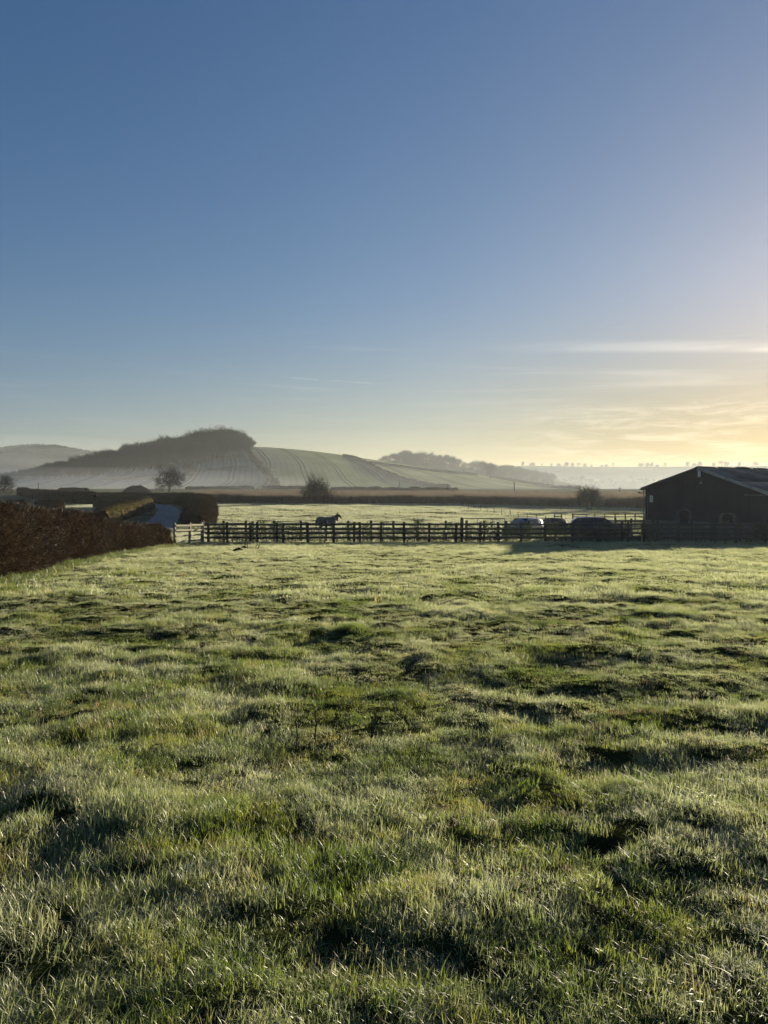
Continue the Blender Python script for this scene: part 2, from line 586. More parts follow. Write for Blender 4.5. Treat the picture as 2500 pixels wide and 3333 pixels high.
# ------------------------------------------------------------------ grass
def blades_mesh(name, seed, n, radius, hmin, hmax, width, mat, lean=.5, seg=3):
    r = np.random.default_rng(seed)
    ang = r.random(n) * 6.283; rad = radius * np.sqrt(r.random(n))
    bx_, by_ = rad * np.cos(ang), rad * np.sin(ang)
    h = hmin + (hmax - hmin) * r.random(n) ** 1.4
    yaw = r.random(n) * 6.283
    out = np.minimum(np.abs(r.normal(0, lean, n)), 1.5) + .08
    wv = width * (.6 + .8 * r.random(n))
    verts = []; faces = []; tips = []
    for k in range(n):
        dxy = np.array([math.cos(yaw[k]), math.sin(yaw[k])])
        sd = np.array([-dxy[1], dxy[0]])
        base = len(verts)
        for i in range(seg + 1):
            t = i / seg
            bend = out[k] * t * t
            p = np.array([bx_[k], by_[k]]) + dxy * h[k] * bend
            z = h[k] * (t - .35 * min(out[k], 1.4) * t * t) - .01
            if i == seg:
                verts.append((p[0], p[1], z)); tips.append(1.0)
            else:
                tips += [t, t]
                w = wv[k] * (1 - .55 * t) * .5
                verts.append((p[0] - sd[0] * w, p[1] - sd[1] * w, z))
                verts.append((p[0] + sd[0] * w, p[1] + sd[1] * w, z))
        for i in range(seg - 1):
            a = base + 2 * i
            faces.append((a, a + 1, a + 3, a + 2))
        a = base + 2 * (seg - 1)
        faces.append((a, a + 1, a + 2))
    me = mesh_from(name, verts, faces, [mat])
    a = me.attributes.new('tip', 'FLOAT', 'POINT'); a.data.foreach_set('value', np.array(tips, np.float32))
    return me


def scatter(name, pts, rots, scl, idx, protos, parent=None):
    """one object that carries a copy of one of the prototypes at every point"""
    c = bpy.data.collections.new(name + '_kinds')
    for k, me in enumerate(protos):
        o = bpy.data.objects.new('%s_kind_%02d' % (name, k), me)
        c.objects.link(o)
    me = bpy.data.meshes.new(name)
    n = len(pts)
    me.vertices.add(n)
    me.vertices.foreach_set('co', np.ascontiguousarray(pts, np.float32).ravel())
    a = me.attributes.new('rot', 'FLOAT_VECTOR', 'POINT'); a.data.foreach_set('vector', np.ascontiguousarray(rots, np.float32).ravel())
    a = me.attributes.new('scl', 'FLOAT_VECTOR', 'POINT'); a.data.foreach_set('vector', np.ascontiguousarray(scl, np.float32).ravel())
    a = me.attributes.new('idx', 'INT', 'POINT'); a.data.foreach_set('value', np.ascontiguousarray(idx, np.int32))
    o = obj(name, me, parent)
    g = bpy.data.node_groups.new(name, 'GeometryNodeTree')
    g.interface.new_socket('Geometry', in_out='INPUT', socket_type='NodeSocketGeometry')
    g.interface.new_socket('Geometry', in_out='OUTPUT', socket_type='NodeSocketGeometry')
    N, L = g.nodes, g.links
    gi = N.new('NodeGroupInput'); go = N.new('NodeGroupOutput')
    ip = N.new('GeometryNodeInstanceOnPoints'); ci = N.new('GeometryNodeCollectionInfo')
    ci.inputs[0].default_value = c
    ci.inputs['Separate Children'].default_value = True
    ci.inputs['Reset Children'].default_value = True

    def na(t, nm):
        q = N.new('GeometryNodeInputNamedAttribute'); q.data_type = t
        q.inputs[0].default_value = nm
        return q.outputs[0]
    L.new(gi.outputs[0], ip.inputs['Points'])
    L.new(ci.outputs[0], ip.inputs['Instance'])
    ip.inputs['Pick Instance'].default_value = True
    L.new(na('INT', 'idx'), ip.inputs['Instance Index'])
    L.new(na('FLOAT_VECTOR', 'rot'), ip.inputs['Rotation'])
    L.new(na('FLOAT_VECTOR', 'scl'), ip.inputs['Scale'])
    L.new(ip.outputs[0], go.inputs[0])
    o.modifiers.new('scatter', 'NODES').node_group = g
    return o


short = [blades_mesh('short_tuft', 100 + k, 110, .12, .012, .046, .0030, M['blade'], .7) for k in range(5)]
long_ = [blades_mesh('long_tuft', 200 + k, 120, .11, .025, .080, .0032, M['blade'], .75) for k in range(5)]
matted = [blades_mesh('matted_tuft', 300 + k, 100, .14, .04, .09, .0033, M['blade'], 1.3) for k in range(3)]
coarse = [blades_mesh('coarse_tuft', 400 + k, 90, .26, .02, .075, .008, M['blade'], .5, 2) for k in range(4)]
broad = [blades_mesh('broad_tuft', 480 + k, 16, .05, .05, .14, .012, M['blade_lush'], .7, 3) for k in range(2)]
dead = [blades_mesh('dead_tuft', 490 + k, 40, .10, .03, .09, .0035, M['blade_dead'], 1.2, 3) for k in range(2)]
coarse_l = [blades_mesh('coarse_long_tuft', 440 + k, 100, .24, .03, .115, .008, M['blade'], .55, 2) for k in range(4)]

BARE = [(at(725, 1925, 2), .10, .05), (at(640, 1840, 2), .26, .09), (at(1300, 1830, 2), .22, .15), (at(730, 1612, 2), .20, .09),
        (at(60, 1790, 2), .3, .12), (at(520, 1880, 2), .22, .08), (at(700, 2070, 2), .22, .08), (at(100, 2030, 2), .25, .08), (at(1530, 1585, 2), .4, .2)]


def bare(x, y):
    m = np.zeros_like(x)
    for (cx, cyy), rx, ry in BARE:
        d = ((x - cx) / (rx * 1.0)) ** 2 + ((y - cyy) / (rx * .8)) ** 2 + (vn(x * 9, y * 9, 6) - .5) * .9
        m = np.maximum(m, 1 - sstep(.5, 1.2, d))
    return m


def turf(y0, y1, dens, hw=.62):
    n = int((y1 - y0) * ((y0 + y1) / 2 + 1.6) * 2 * hw * dens)
    y = y0 + (y1 - y0) * rng.random(n)
    x = (rng.random(n) * 2 - 1) * hw * (y1 + 1.6)
    k = np.abs(x) < hw * (y + 1.6)
    return x[k], y[k]


P, RT, S, I = [], [], [], []
for (y0, y1, dens, wide) in ((1.2, 5, 300, 0), (5, 9, 210, 0), (9, 15, 120, 0), (15, 26, 50, 1), (26, 47.6, 30, 1)):
    x, y = turf(y0, y1, dens)
    keep = (bare(x, y) < .5) | (rng.random(len(x)) < .25)
    # the big hedge stands on the left edge
    x, y = x[keep], y[keep]
    z = ground_z(x, y)
    t1 = vn(x / 1.6 + 20, y / 1.3, 5); t2 = vn(x / .5, y / .45, 6); t3 = vn(x / 5 + 9, y / 5, 7)
    lush = .5 * t1 + .35 * t2 + .25 * t3                 # where the tufts stand tall
    tall = sstep(.52, .74, lush + (rng.random(len(x)) - .5) * .12)
    tall = np.clip(tall + .5 * (1 - sstep(3.5, 8, y)), 0, 1)
    mt = sstep(.55, .7, vn(x / .8 + 40, y / .8, 3)) * (rng.random(len(x)) < .5)
    r1 = rng.random(len(x))
    if wide:
        kind = np.where(r1 < tall, 17 + rng.integers(0, 4, len(x)), 13 + rng.integers(0, 4, len(x)))
    else:
        kind = np.where(r1 < tall, 5 + rng.integers(0, 5, len(x)), rng.integers(0, 5, len(x)))
        kind = np.where((mt > 0) & (r1 > .3), 10 + rng.integers(0, 3, len(x)), kind)
        r2 = rng.random(len(x))
        patch = sstep(.62, .78, vn(x / .7 + 70, y / .7, 1))
        kind = np.where(r2 < .004, 21 + rng.integers(0, 2, len(x)), kind)
        kind = np.where((r2 > .99 - .10 * patch), 23 + rng.integers(0, 2, len(x)), kind)
    s = .55 + .55 * rng.random(len(x)) * (.5 + .8 * lush)
    P.append(np.stack([x, y, z], -1)); I.append(kind)
    S.append(np.stack([s * 1.05, s * 1.05, s * (.8 + .5 * tall)], -1))
    RT.append(np.stack([rng.normal(0, .16, len(x)), rng.normal(0, .16, len(x)), rng.random(len(x)) * 6.283], -1))
P, RT, S, I = map(np.concatenate, (P, RT, S, I))
print('grass tufts', len(P))
tag(scatter('meadow_grass', P, RT, S, I, short + long_ + matted + coarse + coarse_l + broad + dead), kind='stuff')

# coarser frosted turf of the pasture beyond the fence
far_t = [blades_mesh('pasture_tuft', 500 + k, 60, .55, .04, .16, .028, M['blade_far'], .45, 2) for k in range(4)]
P, RT, S, I = [], [], [], []
for (y0, y1, dens) in ((47, 85, 5.0), (85, 130, 2.6), (130, 181, 1.6)):
    x, y = turf(y0, y1, dens, .62)
    z = pasture_z(x, y)
    kk = lane_dist(x, y) > 2.5
    x, y, z = x[kk], y[kk], z[kk]
    s = (.7 + .6 * rng.random(len(x))) * (1 + (y0 > 80) * .5 + (y0 > 120) * .5)
    P.append(np.stack([x, y, z - .02], -1)); I.append(rng.integers(0, 4, len(x)))
    S.append(np.stack([s, s, s * (.6 + .7 * vn(x / 4, y / 4, 2))], -1))
    RT.append(np.stack([np.zeros(len(x)), np.zeros(len(x)), rng.random(len(x)) * 6.283], -1))
P, RT, S, I = map(np.concatenate, (P, RT, S, I))
print('pasture tufts', len(P))
PASTURE = (P, RT, S, I, far_t)
tag(scatter('pasture_grass', *PASTURE), kind='stuff')
# ------------------------------------------------------------------ hedges
def hedge_mat(name, dark, mid, pale, sc=3.0):
    return canopy(name, [(.3, dark), (.52, mid), (.74, pale)], sc, 14.0, .05, .35)


M['hedge_core'] = hedge_mat('hedge_core', (.010, .007, .005), (.022, .014, .009), (.040, .025, .014))
M['hedge_green'] = hedge_mat('hedge_green', (.05, .043, .018), (.095, .078, .034), (.15, .12, .05), 2.0)


def twig_mat(name, a, b, c, gloss=0.0):
    m, nt, out = mat_new(name)
    at_ = nd(nt, 'ShaderNodeAttribute', attribute_name='tone').outputs['Fac']
    col = ramp(nt, at_, [(0, a), (.55, b), (.86, b), (1.0, c)])
    if gloss:
        d = nd(nt, 'ShaderNodeBsdfPrincipled', {'Base Color': col, 'Roughness': .6, 'Specular IOR Level': gloss})
    else:
        d = nd(nt, 'ShaderNodeBsdfDiffuse', {'Color': col})
    nt.links.new(d.outputs[0], out.inputs[0])
    return m


M['twig'] = twig_mat('hedge_twigs', (.022, .019, .015), (.054, .046, .034), (.23, .17, .125), .1)
M['twig_far'] = twig_mat('far_hedge_twigs', (.022, .016, .011), (.055, .040, .026), (.15, .12, .085))
M['bark'] = simple('bark', (.03, .027, .023), .9, .4, 3.0, .01)
M['branch'] = twig_mat('branches', (.012, .0115, .011), (.02, .019, .018), (.032, .030, .027))


def strips(name, p0, p1, w, mat, mid=None, tone=None):
    """many thin twigs as one mesh: bent ribbons of two faces each"""
    n = len(p0)
    d = p1 - p0
    r = rng.normal(0, 1, (n, 3))
    s = np.cross(d, r); s /= np.linalg.norm(s, axis=1)[:, None] + 1e-9
    s *= (w if hasattr(w, '__len__') else np.full(n, w))[:, None] * .5
    m_ = (p0 + p1) / 2 if mid is None else mid
    v = np.stack([p0 - s, p0 + s, m_ - s * .8, m_ + s * .8, p1], 1).reshape(-1, 3)
    b = np.arange(n) * 5
    q = np.stack([b, b + 1, b + 3, b + 2], -1); t = np.stack([b + 2, b + 3, b + 4], -1)
    loops = np.concatenate([q, t], 1).ravel()
    me = bpy.data.meshes.new(name)
    me.vertices.add(n * 5); me.vertices.foreach_set('co', v.astype(np.float32).ravel())
    me.loops.add(n * 7); me.loops.foreach_set('vertex_index', loops.astype(np.int32))
    me.polygons.add(n * 2)
    st = np.stack([np.arange(n) * 7, np.arange(n) * 7 + 4], -1).ravel()
    me.polygons.foreach_set('loop_start', st.astype(np.int32))
    me.update(calc_edges=True)
    tn = np.repeat(rng.random(n) if tone is None else tone, 5)
    a = me.attributes.new('tone', 'FLOAT', 'POINT'); a.data.foreach_set('value', tn.astype(np.float32))
    me.materials.append(mat)
    me.update()
    return me


def resample(pts, step):
    P_ = np.array(pts, float)
    # Catmull-Rom through the points
    out = []
    for i in range(len(P_) - 1):
        a, b, c, d = P_[max(i - 1, 0)], P_[i], P_[i + 1], P_[min(i + 2, len(P_) - 1)]
        k = max(2, int(np.linalg.norm(c - b) / step))
        for t in np.linspace(0, 1, k, endpoint=False):
            out.append(.5 * ((2 * b) + (-a + c) * t + (2 * a - 5 * b + 4 * c - d) * t * t + (-a + 3 * b - 3 * c + d) * t ** 3))
    out.append(P_[-1])
    return np.array(out)


def hedge(name, pts, width, hfun, label, core, twig, step=.6, ntw=300, tl=(.15, .4), tw=.008, lump=.12, cat='hedge', group=None, top_k=.62, pale=.06):
    """a clipped hedge along a line of ground points: lumpy core and a coat of twigs"""
    c = resample(pts, step)
    n = len(c)
    d = np.gradient(c, axis=0); d /= np.linalg.norm(d, axis=1)[:, None] + 1e-9
    nrm = np.stack([d[:, 1], -d[:, 0]], -1)
    L = np.concatenate([[0], np.cumsum(np.linalg.norm(np.diff(c, axis=0), axis=1))])
    tt = L / L[-1]
    if top_k > .65:
        prof = [(-.5, 0), (-.55, .28), (-.54, .58), (-.47, .80), (-.31, .95), (-.10, 1.0), (.10, 1.0), (.31, .95), (.47, .80), (.54, .58), (.55, .28), (.5, 0)]
    else:
        prof = [(-.5, 0), (-.54, .25), (-.53, .55), (-.50, .82), (-.40, .97), (-.15, 1.0), (.15, 1.0), (.40, .97), (.50, .82), (.53, .55), (.54, .25), (.5, 0)]
    k = len(prof)
    H = np.array([hfun(t) for t in tt])
    endk = np.clip(np.minimum(L, L[-1] - L) / (width * .5), 0, 1) ** .5
    V = np.zeros((n, k, 3))
    for j, (a, h) in enumerate(prof):
        xy = c + nrm * (a * width * (.35 + .65 * endk))[:, None]
        lum = (vn(L / .9 + 13 * j, np.full(n, j * .7), 2) - .5) * lump * 2 + (vn(L / 3.5, np.full(n, j * .3), 4) - .5) * lump * 2
        V[:, j, :2] = xy + nrm * (np.sign(a) * lum * (h > 0))[:, None]
        g = height(xy[:, 0], xy[:, 1])
        V[:, j, 2] = g - .15 + (H * (.75 + .25 * endk) + .15 + lum * .6) * h
    V = V.reshape(-1, 3)
    i = (np.arange(n - 1)[:, None] * k + np.arange(k - 1)[None, :]).ravel()
    F = np.stack([i, i + 1, i + k + 1, i + k], -1)
    faces = [tuple(f) for f in F] + [tuple(range(k)), tuple((n - 1) * k + j for j in range(k))[::-1]]
    me = mesh_from(name, V, faces, [core], True)
    o = tag(obj(name, me), label, cat, group)
    # twigs
    A = V[F]
    area = np.linalg.norm(np.cross(A[:, 2] - A[:, 0], A[:, 3] - A[:, 1]), axis=1) / 2
    tot = int(area.sum() * ntw)
    fi = rng.choice(len(F), tot, p=area / area.sum())
    u, v = rng.random((2, tot, 1))
    P0 = A[fi, 0] * (1 - u) * (1 - v) + A[fi, 1] * u * (1 - v) + A[fi, 2] * u * v + A[fi, 3] * (1 - u) * v
    N_ = np.cross(A[fi, 2] - A[fi, 0], A[fi, 3] - A[fi, 1]); N_ /= np.linalg.norm(N_, axis=1)[:, None] + 1e-9
    cen = c[np.clip((fi // (k - 1)), 0, n - 1)]
    outw = P0[:, :2] - cen
    fl = np.sign((N_[:, :2] * outw).sum(1) + .3 * N_[:, 2]); N_ *= np.where(fl == 0, 1, fl)[:, None]
    ln = tl[0] + (tl[1] - tl[0]) * rng.random((tot, 1)) ** 2
    ln = np.where(rng.random((tot, 1)) < .012, ln * 1.7, ln)
    ln = ln * np.where(N_[:, 2:] > .6, .6, 1.0)
    dirv = N_ * .35 + rng.normal(0, .6, (tot, 3)) + np.array([0, 0, .30])
    dirv /= np.linalg.norm(dirv, axis=1)[:, None]
    P0 = P0 - N_ * .05
    P1 = P0 + dirv * ln
    mid = (P0 + P1) / 2 + rng.normal(0, .12, (tot, 3)) * ln
    tone = rng.random(tot) * .86
    tone = np.where(rng.random(tot) < pale, .93 + .07 * rng.random(tot), tone)
    tag(obj('twigs', strips('twigs', P0, P1, tw * (.5 + rng.random(tot)), twig, mid, tone), o), kind='stuff')
    return o


# the big hedge down the left side of the paddock
FH = [(-7.9, 4.0), (-8.5, 10), at(0, 1262, 10), at(144, 1221, 10), at(270, 1195, 10), at(376, 1179, 10)]
FH = [np.array(p) - np.array([.75, 0]) for p in FH]


def fh_h(t):
    return float(np.interp(t, [0, .35, .5, .7, .85, 1.0], [1.95, 1.95, 1.9, 1.62, 1.3, 1.0]))


hedge('clipped_hedge', FH, 1.5, fh_h, 'long dark brown clipped hedge along the left side of the grass paddock', M['hedge_core'], M['twig'],
      .4, 1300, (.08, .36), .008, .13, pale=.10)

# hedges along the lane
A_ = lambda *q: [at(px, py, 50, 399) for px, py in q]
hedge('lane_hedge', A_((425, 1139), (437, 1120), (438, 1107), (424, 1097.5), (394, 1091.5), (352, 1088.5), (318, 1086.5), (260, 1085), (190, 1084.5)), 3.6, lambda t: float(np.interp(t, [0, .12, .3, .5, 1], [1.7, 2.5, 3.1, 2.8, 2.6])),
      'tall brown hedge round the outside of the lane bend, ending near the timber fence', M['hedge_core'], M['twig_far'], 1.0, 90, (.2, .55), .03, .25, top_k=.7, pale=.10)
hedge('lane_hedge', A_((222, 1132), (252, 1123), (284, 1113), (308, 1104.5), (313, 1100), (302, 1097), (258, 1096.5), (200, 1097)), 3.0, lambda t: 2.05 + .35 * t,
      'low brown hedge on the inside of the lane bend, folded back like a hairpin', M['hedge_green'], M['twig_far'], 1.0, 90, (.2, .5), .03, .22, top_k=.7, pale=.08)
hedge('lane_hedge', A_((204, 1091), (180, 1089), (156, 1087), (100, 1079), (45, 1069)), 3.0, lambda t: 3.0 - .2 * t,
      'dark hedge climbing leftwards beyond the hairpin hedge, near the wire fence posts', M['hedge_core'], M['twig_far'], 1.4, 40, (.3, .7), .05, .3, top_k=.7)
hedge('lane_hedge', A_((126, 1066.5), (160, 1066.5), (190, 1067)), 3.0, lambda t: 2.4,
      'short brown hedge section across the lane, showing just over the dark climbing hedge', M['hedge_green'], M['twig_far'], 1.5, 14, (.3, .8), .07, .3, top_k=.8)
hedge('clipped_bush', A_((76, 1103), (108, 1102), (140, 1101)), 2.4, lambda t: 1.9,
      'dark rounded block of hedge showing just over the top of the long brown hedge', M['hedge_core'], M['twig_far'], .8, 60, (.2, .5), .03, .2, top_k=.8)
hedge('clipped_bush', A_((-40, 1118), (10, 1115), (62, 1113)), 2.4, lambda t: 2.3,
      'reddish brown scrub standing behind the long hedge at the left edge', M['twig_far'], M['twig_far'], .8, 90, (.3, .9), .03, .35, top_k=.6)

# field boundaries on the hill
H_ = lambda *q: [at(px, py, 399, 720) for px, py in q]


def far_hedge(pts, w, h, label, core='hedge_core'):
    hedge('field_hedge', pts, w, lambda t: h, label, M[core], M['twig_far'], 4.0, 1.2, (.5, 1.5), .16, .5, group='hedges on the hill')


far_hedge(H_((527, 967), (545, 990), (570, 1018), (600, 1050)), 3.2, 2.6, 'dark field hedge running down the hill from the wood edge to the valley hedgerow')
far_hedge(H_((742, 986), (770, 993), (800, 1008), (850, 1031), (894, 1045), (970, 1059)), 3.6, 2.2, 'diagonal hedge crossing the middle of the green hillside')
far_hedge(H_((796, 1001), (858, 1009), (966, 1022), (1030, 1028)), 2.6, 1.8, 'thin hedge line branching right from the diagonal hedge on the hill')
far_hedge(H_((407, 1022), (470, 1015), (540, 1010)), 2.4, .9, 'low hedge line across the upper pale field beneath the hilltop wood')
far_hedge(H_((224, 1038), (280, 1034), (338, 1029)), 2.4, .9, 'dark hedge line under the wood to the left of the lone oak')
far_hedge(H_((1060, 1032), (1150, 1046), (1250, 1058)), 3.0, 1.6, 'hedge line on the right flank of the green hill towards the barn')


def hill_row(x0, x1, y0, y1, k):
    xs_ = np.linspace(x0, x1, k)
    return [at(x, y0 + (y1 - y0) * (x - x0) / (x1 - x0), 350, 460) for x in xs_]


for (x0, x1, y0, y1, lb) in ((400, 548, 1058.0, 1056.2, 'low frosted hedgerow at the hill foot beside the lone oak'),
                             (566, 655, 1056.0, 1057.0, 'low frosted hedgerow at the hill foot left of the hawthorn bush'),
                             (715, 990, 1058.5, 1061.0, 'low frosted hedgerow at the hill foot right of the hawthorn bush')):
    hedge('field_hedge', hill_row(x0, x1, y0, y1, 5), 2.2, lambda t: 1.3 + .5 * float(vn(t * 40, 2.0, 3)), lb, M['hedge_core'], M['twig_far'], 2.0, 3, (.4, 1.0), .1, .4, group='hedges at the hill foot')


# ------------------------------------------------------------------ bare winter trees
def tree_parts(seed, h, trunk, spread, up=.25, droop=0.0, lv=4, kids=(6, 5, 5, 4), tw=.03, r0=None, stems=1, wig=.18, lens=None):
    """branch skeleton -> (trunk mesh, crown mesh); the crown carries limbs and twigs"""
    rd = random.Random(seed)
    segs = []
    tr = []
    r0 = r0 or h * .028

    def grow(p, d, length, rad, level):
        n = 4 if level < 2 else 3
        q = p.copy(); dd = d.copy()
        pts = [q.copy()]
        for i in range(n):
            dd = (dd + Vector((rd.gauss(0, wig), rd.gauss(0, wig), rd.gauss(0, wig) + (up if level else 0) * .35 - droop * level * .12))).normalized()
            q = q + dd * (length / n)
            pts.append(q.copy())
        for i in range(n):
            ra = rad * (1 - .75 * i / n); rb = rad * (1 - .75 * (i + 1) / n)
            segs.append((pts[i], pts[i + 1], ra, rb, level))
        if level >= lv:
            return
        kk = kids[min(level, len(kids) - 1)]
        for c in range(kk):
            t = .25 + .75 * (c + rd.random()) / kk
            i = min(n - 1, int(t * n)); f = t * n - i
            bp = pts[i].lerp(pts[i + 1], min(1, f))
            ax = (pts[i + 1] - pts[i]).normalized()
            side = ax.orthogonal().normalized()
            side.rotate(Matrix.Rotation(rd.random() * 6.283, 3, ax))
            sp = rd.uniform(.55, 1.0)
            nd_ = (ax * (1 - sp * .6) + side * sp).normalized()
            grow(bp, nd_, length * rd.uniform(.5, .78), max(rad * .45 * (1 - t * .4), .004), level + 1)

    for s_ in range(stems):
        a = rd.random() * 6.283
        b = Vector((0, 0, -.2)) if stems == 1 else Vector((math.cos(a), math.sin(a), 0)) * .25 + Vector((0, 0, -.2))
        top = b + Vector((rd.gauss(0, .04) * trunk, rd.gauss(0, .04) * trunk, trunk + .2))
        if stems > 1:
            top = top + Vector((math.cos(a), math.sin(a), 0)) * trunk * .35
        tr.append((b, b.lerp(top, .5) + Vector((rd.gauss(0, .03), rd.gauss(0, .03), 0)) * trunk, top, r0 / stems ** .5))
        nl = kids[0] if stems == 1 else 2
        for c in range(nl):
            ang = 6.283 * (c + rd.random() * .6) / nl
            el = rd.uniform(.15, 1.25)
            d = Vector((math.cos(ang) * math.cos(el), math.sin(ang) * math.cos(el), math.sin(el)))
            L_ = (spread * .62) * math.cos(el) ** .7 + (h - trunk) * .72 * math.sin(el)
            grow(top - Vector((0, 0, rd.random() * trunk * .3)), d, L_ * .62, r0 * .5 / stems ** .4, 1)
    tm = MB()
    for b, m_, t_, r_ in tr:
        tm.tube([b, b.lerp(m_, .3), m_, t_], [r_ * 1.5, r_ * 1.05, r_ * .9, r_ * .7], 7)
    thick = MB()
    th = [s for s in segs if s[4] <= 2]
    P0 = np.array([s[0] for s in segs if s[4] > 2]); P1 = np.array([s[1] for s in segs if s[4] > 2])
    for s in th:
        thick.tube([s[0], s[1]], [s[2], s[3]], 4, False)
    wv = np.array([max(s[2] * 2, tw) for s in segs if s[4] > 2])
    return tm, thick, P0, P1, wv


def join_crown(name, thick, P0, P1, wv):
    me1 = strips(name, P0, P1, wv, M['branch'])
    if not thick.v:
        return me1
    bm = bmesh.new(); bm.from_mesh(me1)
    lay = bm.verts.layers.float.get('tone')
    vs = [bm.verts.new(v) for v in thick.v]
    for v in vs:
        v[lay] = .3
    for f in thick.f:
        bm.faces.new([vs[i] for i in f])
    bm.to_mesh(me1); bm.free()
    return me1


_TREES = {}


def tree_proto(key, **kw):
    if key not in _TREES:
        tm, thick, P0, P1, wv = tree_parts(**kw)
        zz = float(P1[:, 2].max())
        _TREES[key] = (tm.mesh('trunk', M['bark']), join_crown('crown', thick, P0, P1, wv), zz)
    return _TREES[key]


def tree(key, x, y, z, tall, rz, label, group=None, name='bare_tree', cat='tree', sx=1.0, **kw):
    t, c, zz = tree_proto(key, **kw)
    r = root(name, (x, y, z - .05), rz, label, cat, group)
    s = tall / zz
    r.scale = (s * sx, s * sx, s)
    obj('trunk', t, r); tag(obj('crown', c, r), kind='stuff')
    return r


def place(px, py, lo=40, hi=700):
    x, y = at(px, py, lo, hi)
    return x, y, float(height(np.array([x]), np.array([y]))[0])


x, y, z = place(365, 1062.5, 250, 420)
OAK = (x, y, z)
tree('oak', x, y, z, 13.2 * y / 350, .4, 'lone round-crowned oak standing in the pale field below the wooded hill', name='oak_tree',
     seed=5, h=12, trunk=4.3, spread=12.5, up=.18, kids=(10, 7, 7, 7), tw=.11, r0=.55, wig=.26)
x, y, z = place(682, 1089.5, 150, 200)
tree('hawthorn', x, y, z, 80 * y / 1659, .9, 'dense round hawthorn bush on the wire fence in front of the brown crop', name='hawthorn_bush', cat='bush',
     seed=21, h=6.0, trunk=.9, spread=7.0, up=.2, kids=(9, 7, 7, 6), tw=.07, r0=.16, stems=4, wig=.3)
x, y, z = place(1272, 1103, 100, 200)
tree('willow', x, y, z, 64 * y / 1659, 2.2, 'bare multi-stemmed bush standing at the crop edge left of the barn', name='bare_bush', cat='bush',
     seed=33, h=5.5, trunk=.6, spread=6.0, up=.45, kids=(9, 7, 7, 6), tw=.055, r0=.14, stems=5, wig=.2)
x, y, z = place(8, 1066, 180, 420)
tree('oak2', x, y, z, 46 * y / 1659, 1.2, 'misty rounded tree at the left edge beyond the wire fence posts', name='bare_tree',
     seed=8, h=10, trunk=2.2, spread=11, up=.15, kids=(9, 7, 7, 5), tw=.13, r0=.4, wig=.25)
x, y, z = place(1057, 1036, 400, 700)
tree('ash', x, y, z, 47 * y / 1659, .2, 'tall open-crowned bare tree on the right shoulder of the green hill', name='ash_tree',
     seed=12, h=16, trunk=5.5, spread=10, up=.35, kids=(7, 5, 5, 4), tw=.16, r0=.42, wig=.22)
for (px, py, hh, key, lb) in ((408, 1026, 30, 'oak2', 'small misty tree below the wood to the right of the lone oak'),
                              (370, 1022, 26, 'oak', 'faint tree in the mist directly behind the lone oak')):
    x, y, z = place(px, py, 400, 700)
    tree(key, x, y, z, hh * y / 1659, px, lb, **({'seed': 8} if key == 'oak2' else {}))

# kinds of tree for the ridges
RK = ['oak', 'oak2', 'ash', 'ridge_a', 'ridge_b']
tree_proto('ridge_a', seed=41, h=11, trunk=2.6, spread=9, up=.3, kids=(8, 6, 5, 4), tw=.26, r0=.4, wig=.24)
tree_proto('ridge_b', seed=44, h=10, trunk=2.8, spread=11, up=.12, kids=(8, 6, 5, 4), tw=.26, r0=.42, wig=.26)
ORD = ['first', 'second', 'third', 'fourth', 'fifth', 'sixth', 'seventh', 'eighth', 'ninth', 'tenth', 'eleventh', 'twelfth', 'thirteenth', 'fourteenth', 'fifteenth', 'sixteenth',
       'seventeenth', 'eighteenth', 'nineteenth', 'twentieth', 'twenty-first', 'twenty-second', 'twenty-third', 'twenty-fourth', 'twenty-fifth', 'twenty-sixth', 'twenty-seventh']
ridge = [(1128, 12), (1148, 10), (1170, 9), (1190, 8), (1206, 9), (1222, 12), (1235, 11), (1249, 13), (1262, 9), (1276, 7), (1298, 6), (1308, 8), (1323, 14), (1383, 11), (1397, 12),
         (1406, 13), (1417, 7), (1435, 13), (1483, 14), (1497, 10), (1509, 14), (1539, 12), (1556, 19), (1568, 13), (1594, 13), (1629, 12)]
for k, (px, hp) in enumerate(ridge):
    x, y, z = crest_right(px)
    tree(RK[(k * 7 + 3) % 5], x, y - 6, z - .6, hp * 1500 / 1659, k * 1.3, '%s tree from the left along the pale far ridge at right' % ORD[k], 'trees on the far right ridge', sx=1.0 + .3 * ((k * 5) % 3 - 1))

# ------------------------------------------------------------------ woods that read as one mass
wood_kinds = []
for k in range(6):
    tm, thick, P0, P1, wv = tree_parts(seed=60 + k, h=14 + k % 3, trunk=4.5 + (k % 2) * 1.5, spread=8 + k % 3, up=.35, kids=(7, 5, 5, 3), tw=.16, r0=.26, wig=.22)
    me = join_crown('wood_tree', thick, P0, P1, wv)
    bm = bmesh.new(); bm.from_mesh(me)
    lay = bm.verts.layers.float.get('tone')
    vs = [bm.verts.new(v) for v in tm.v]
    for v in vs:
        v[lay] = .2
    for f in tm.f:
        bm.faces.new([vs[i] for i in f])
    zt = max(v.co.z for v in bm.verts)
    for v in bm.verts:
        v.co /= zt                     # one metre tall, scaled when planted
    bm.to_mesh(me); bm.free()
    wood_kinds.append(me)


def wood(name, pts, hs):
    n = len(pts)
    s = np.stack([hs * (.9 + .3 * rng.random(n)), hs * (.9 + .3 * rng.random(n)), hs], -1)
    r = np.stack([np.zeros(n), np.zeros(n), rng.random(n) * 6.283], -1)
    return tag(scatter(name, pts, r, s, rng.integers(0, 6, n), wood_kinds), kind='stuff')


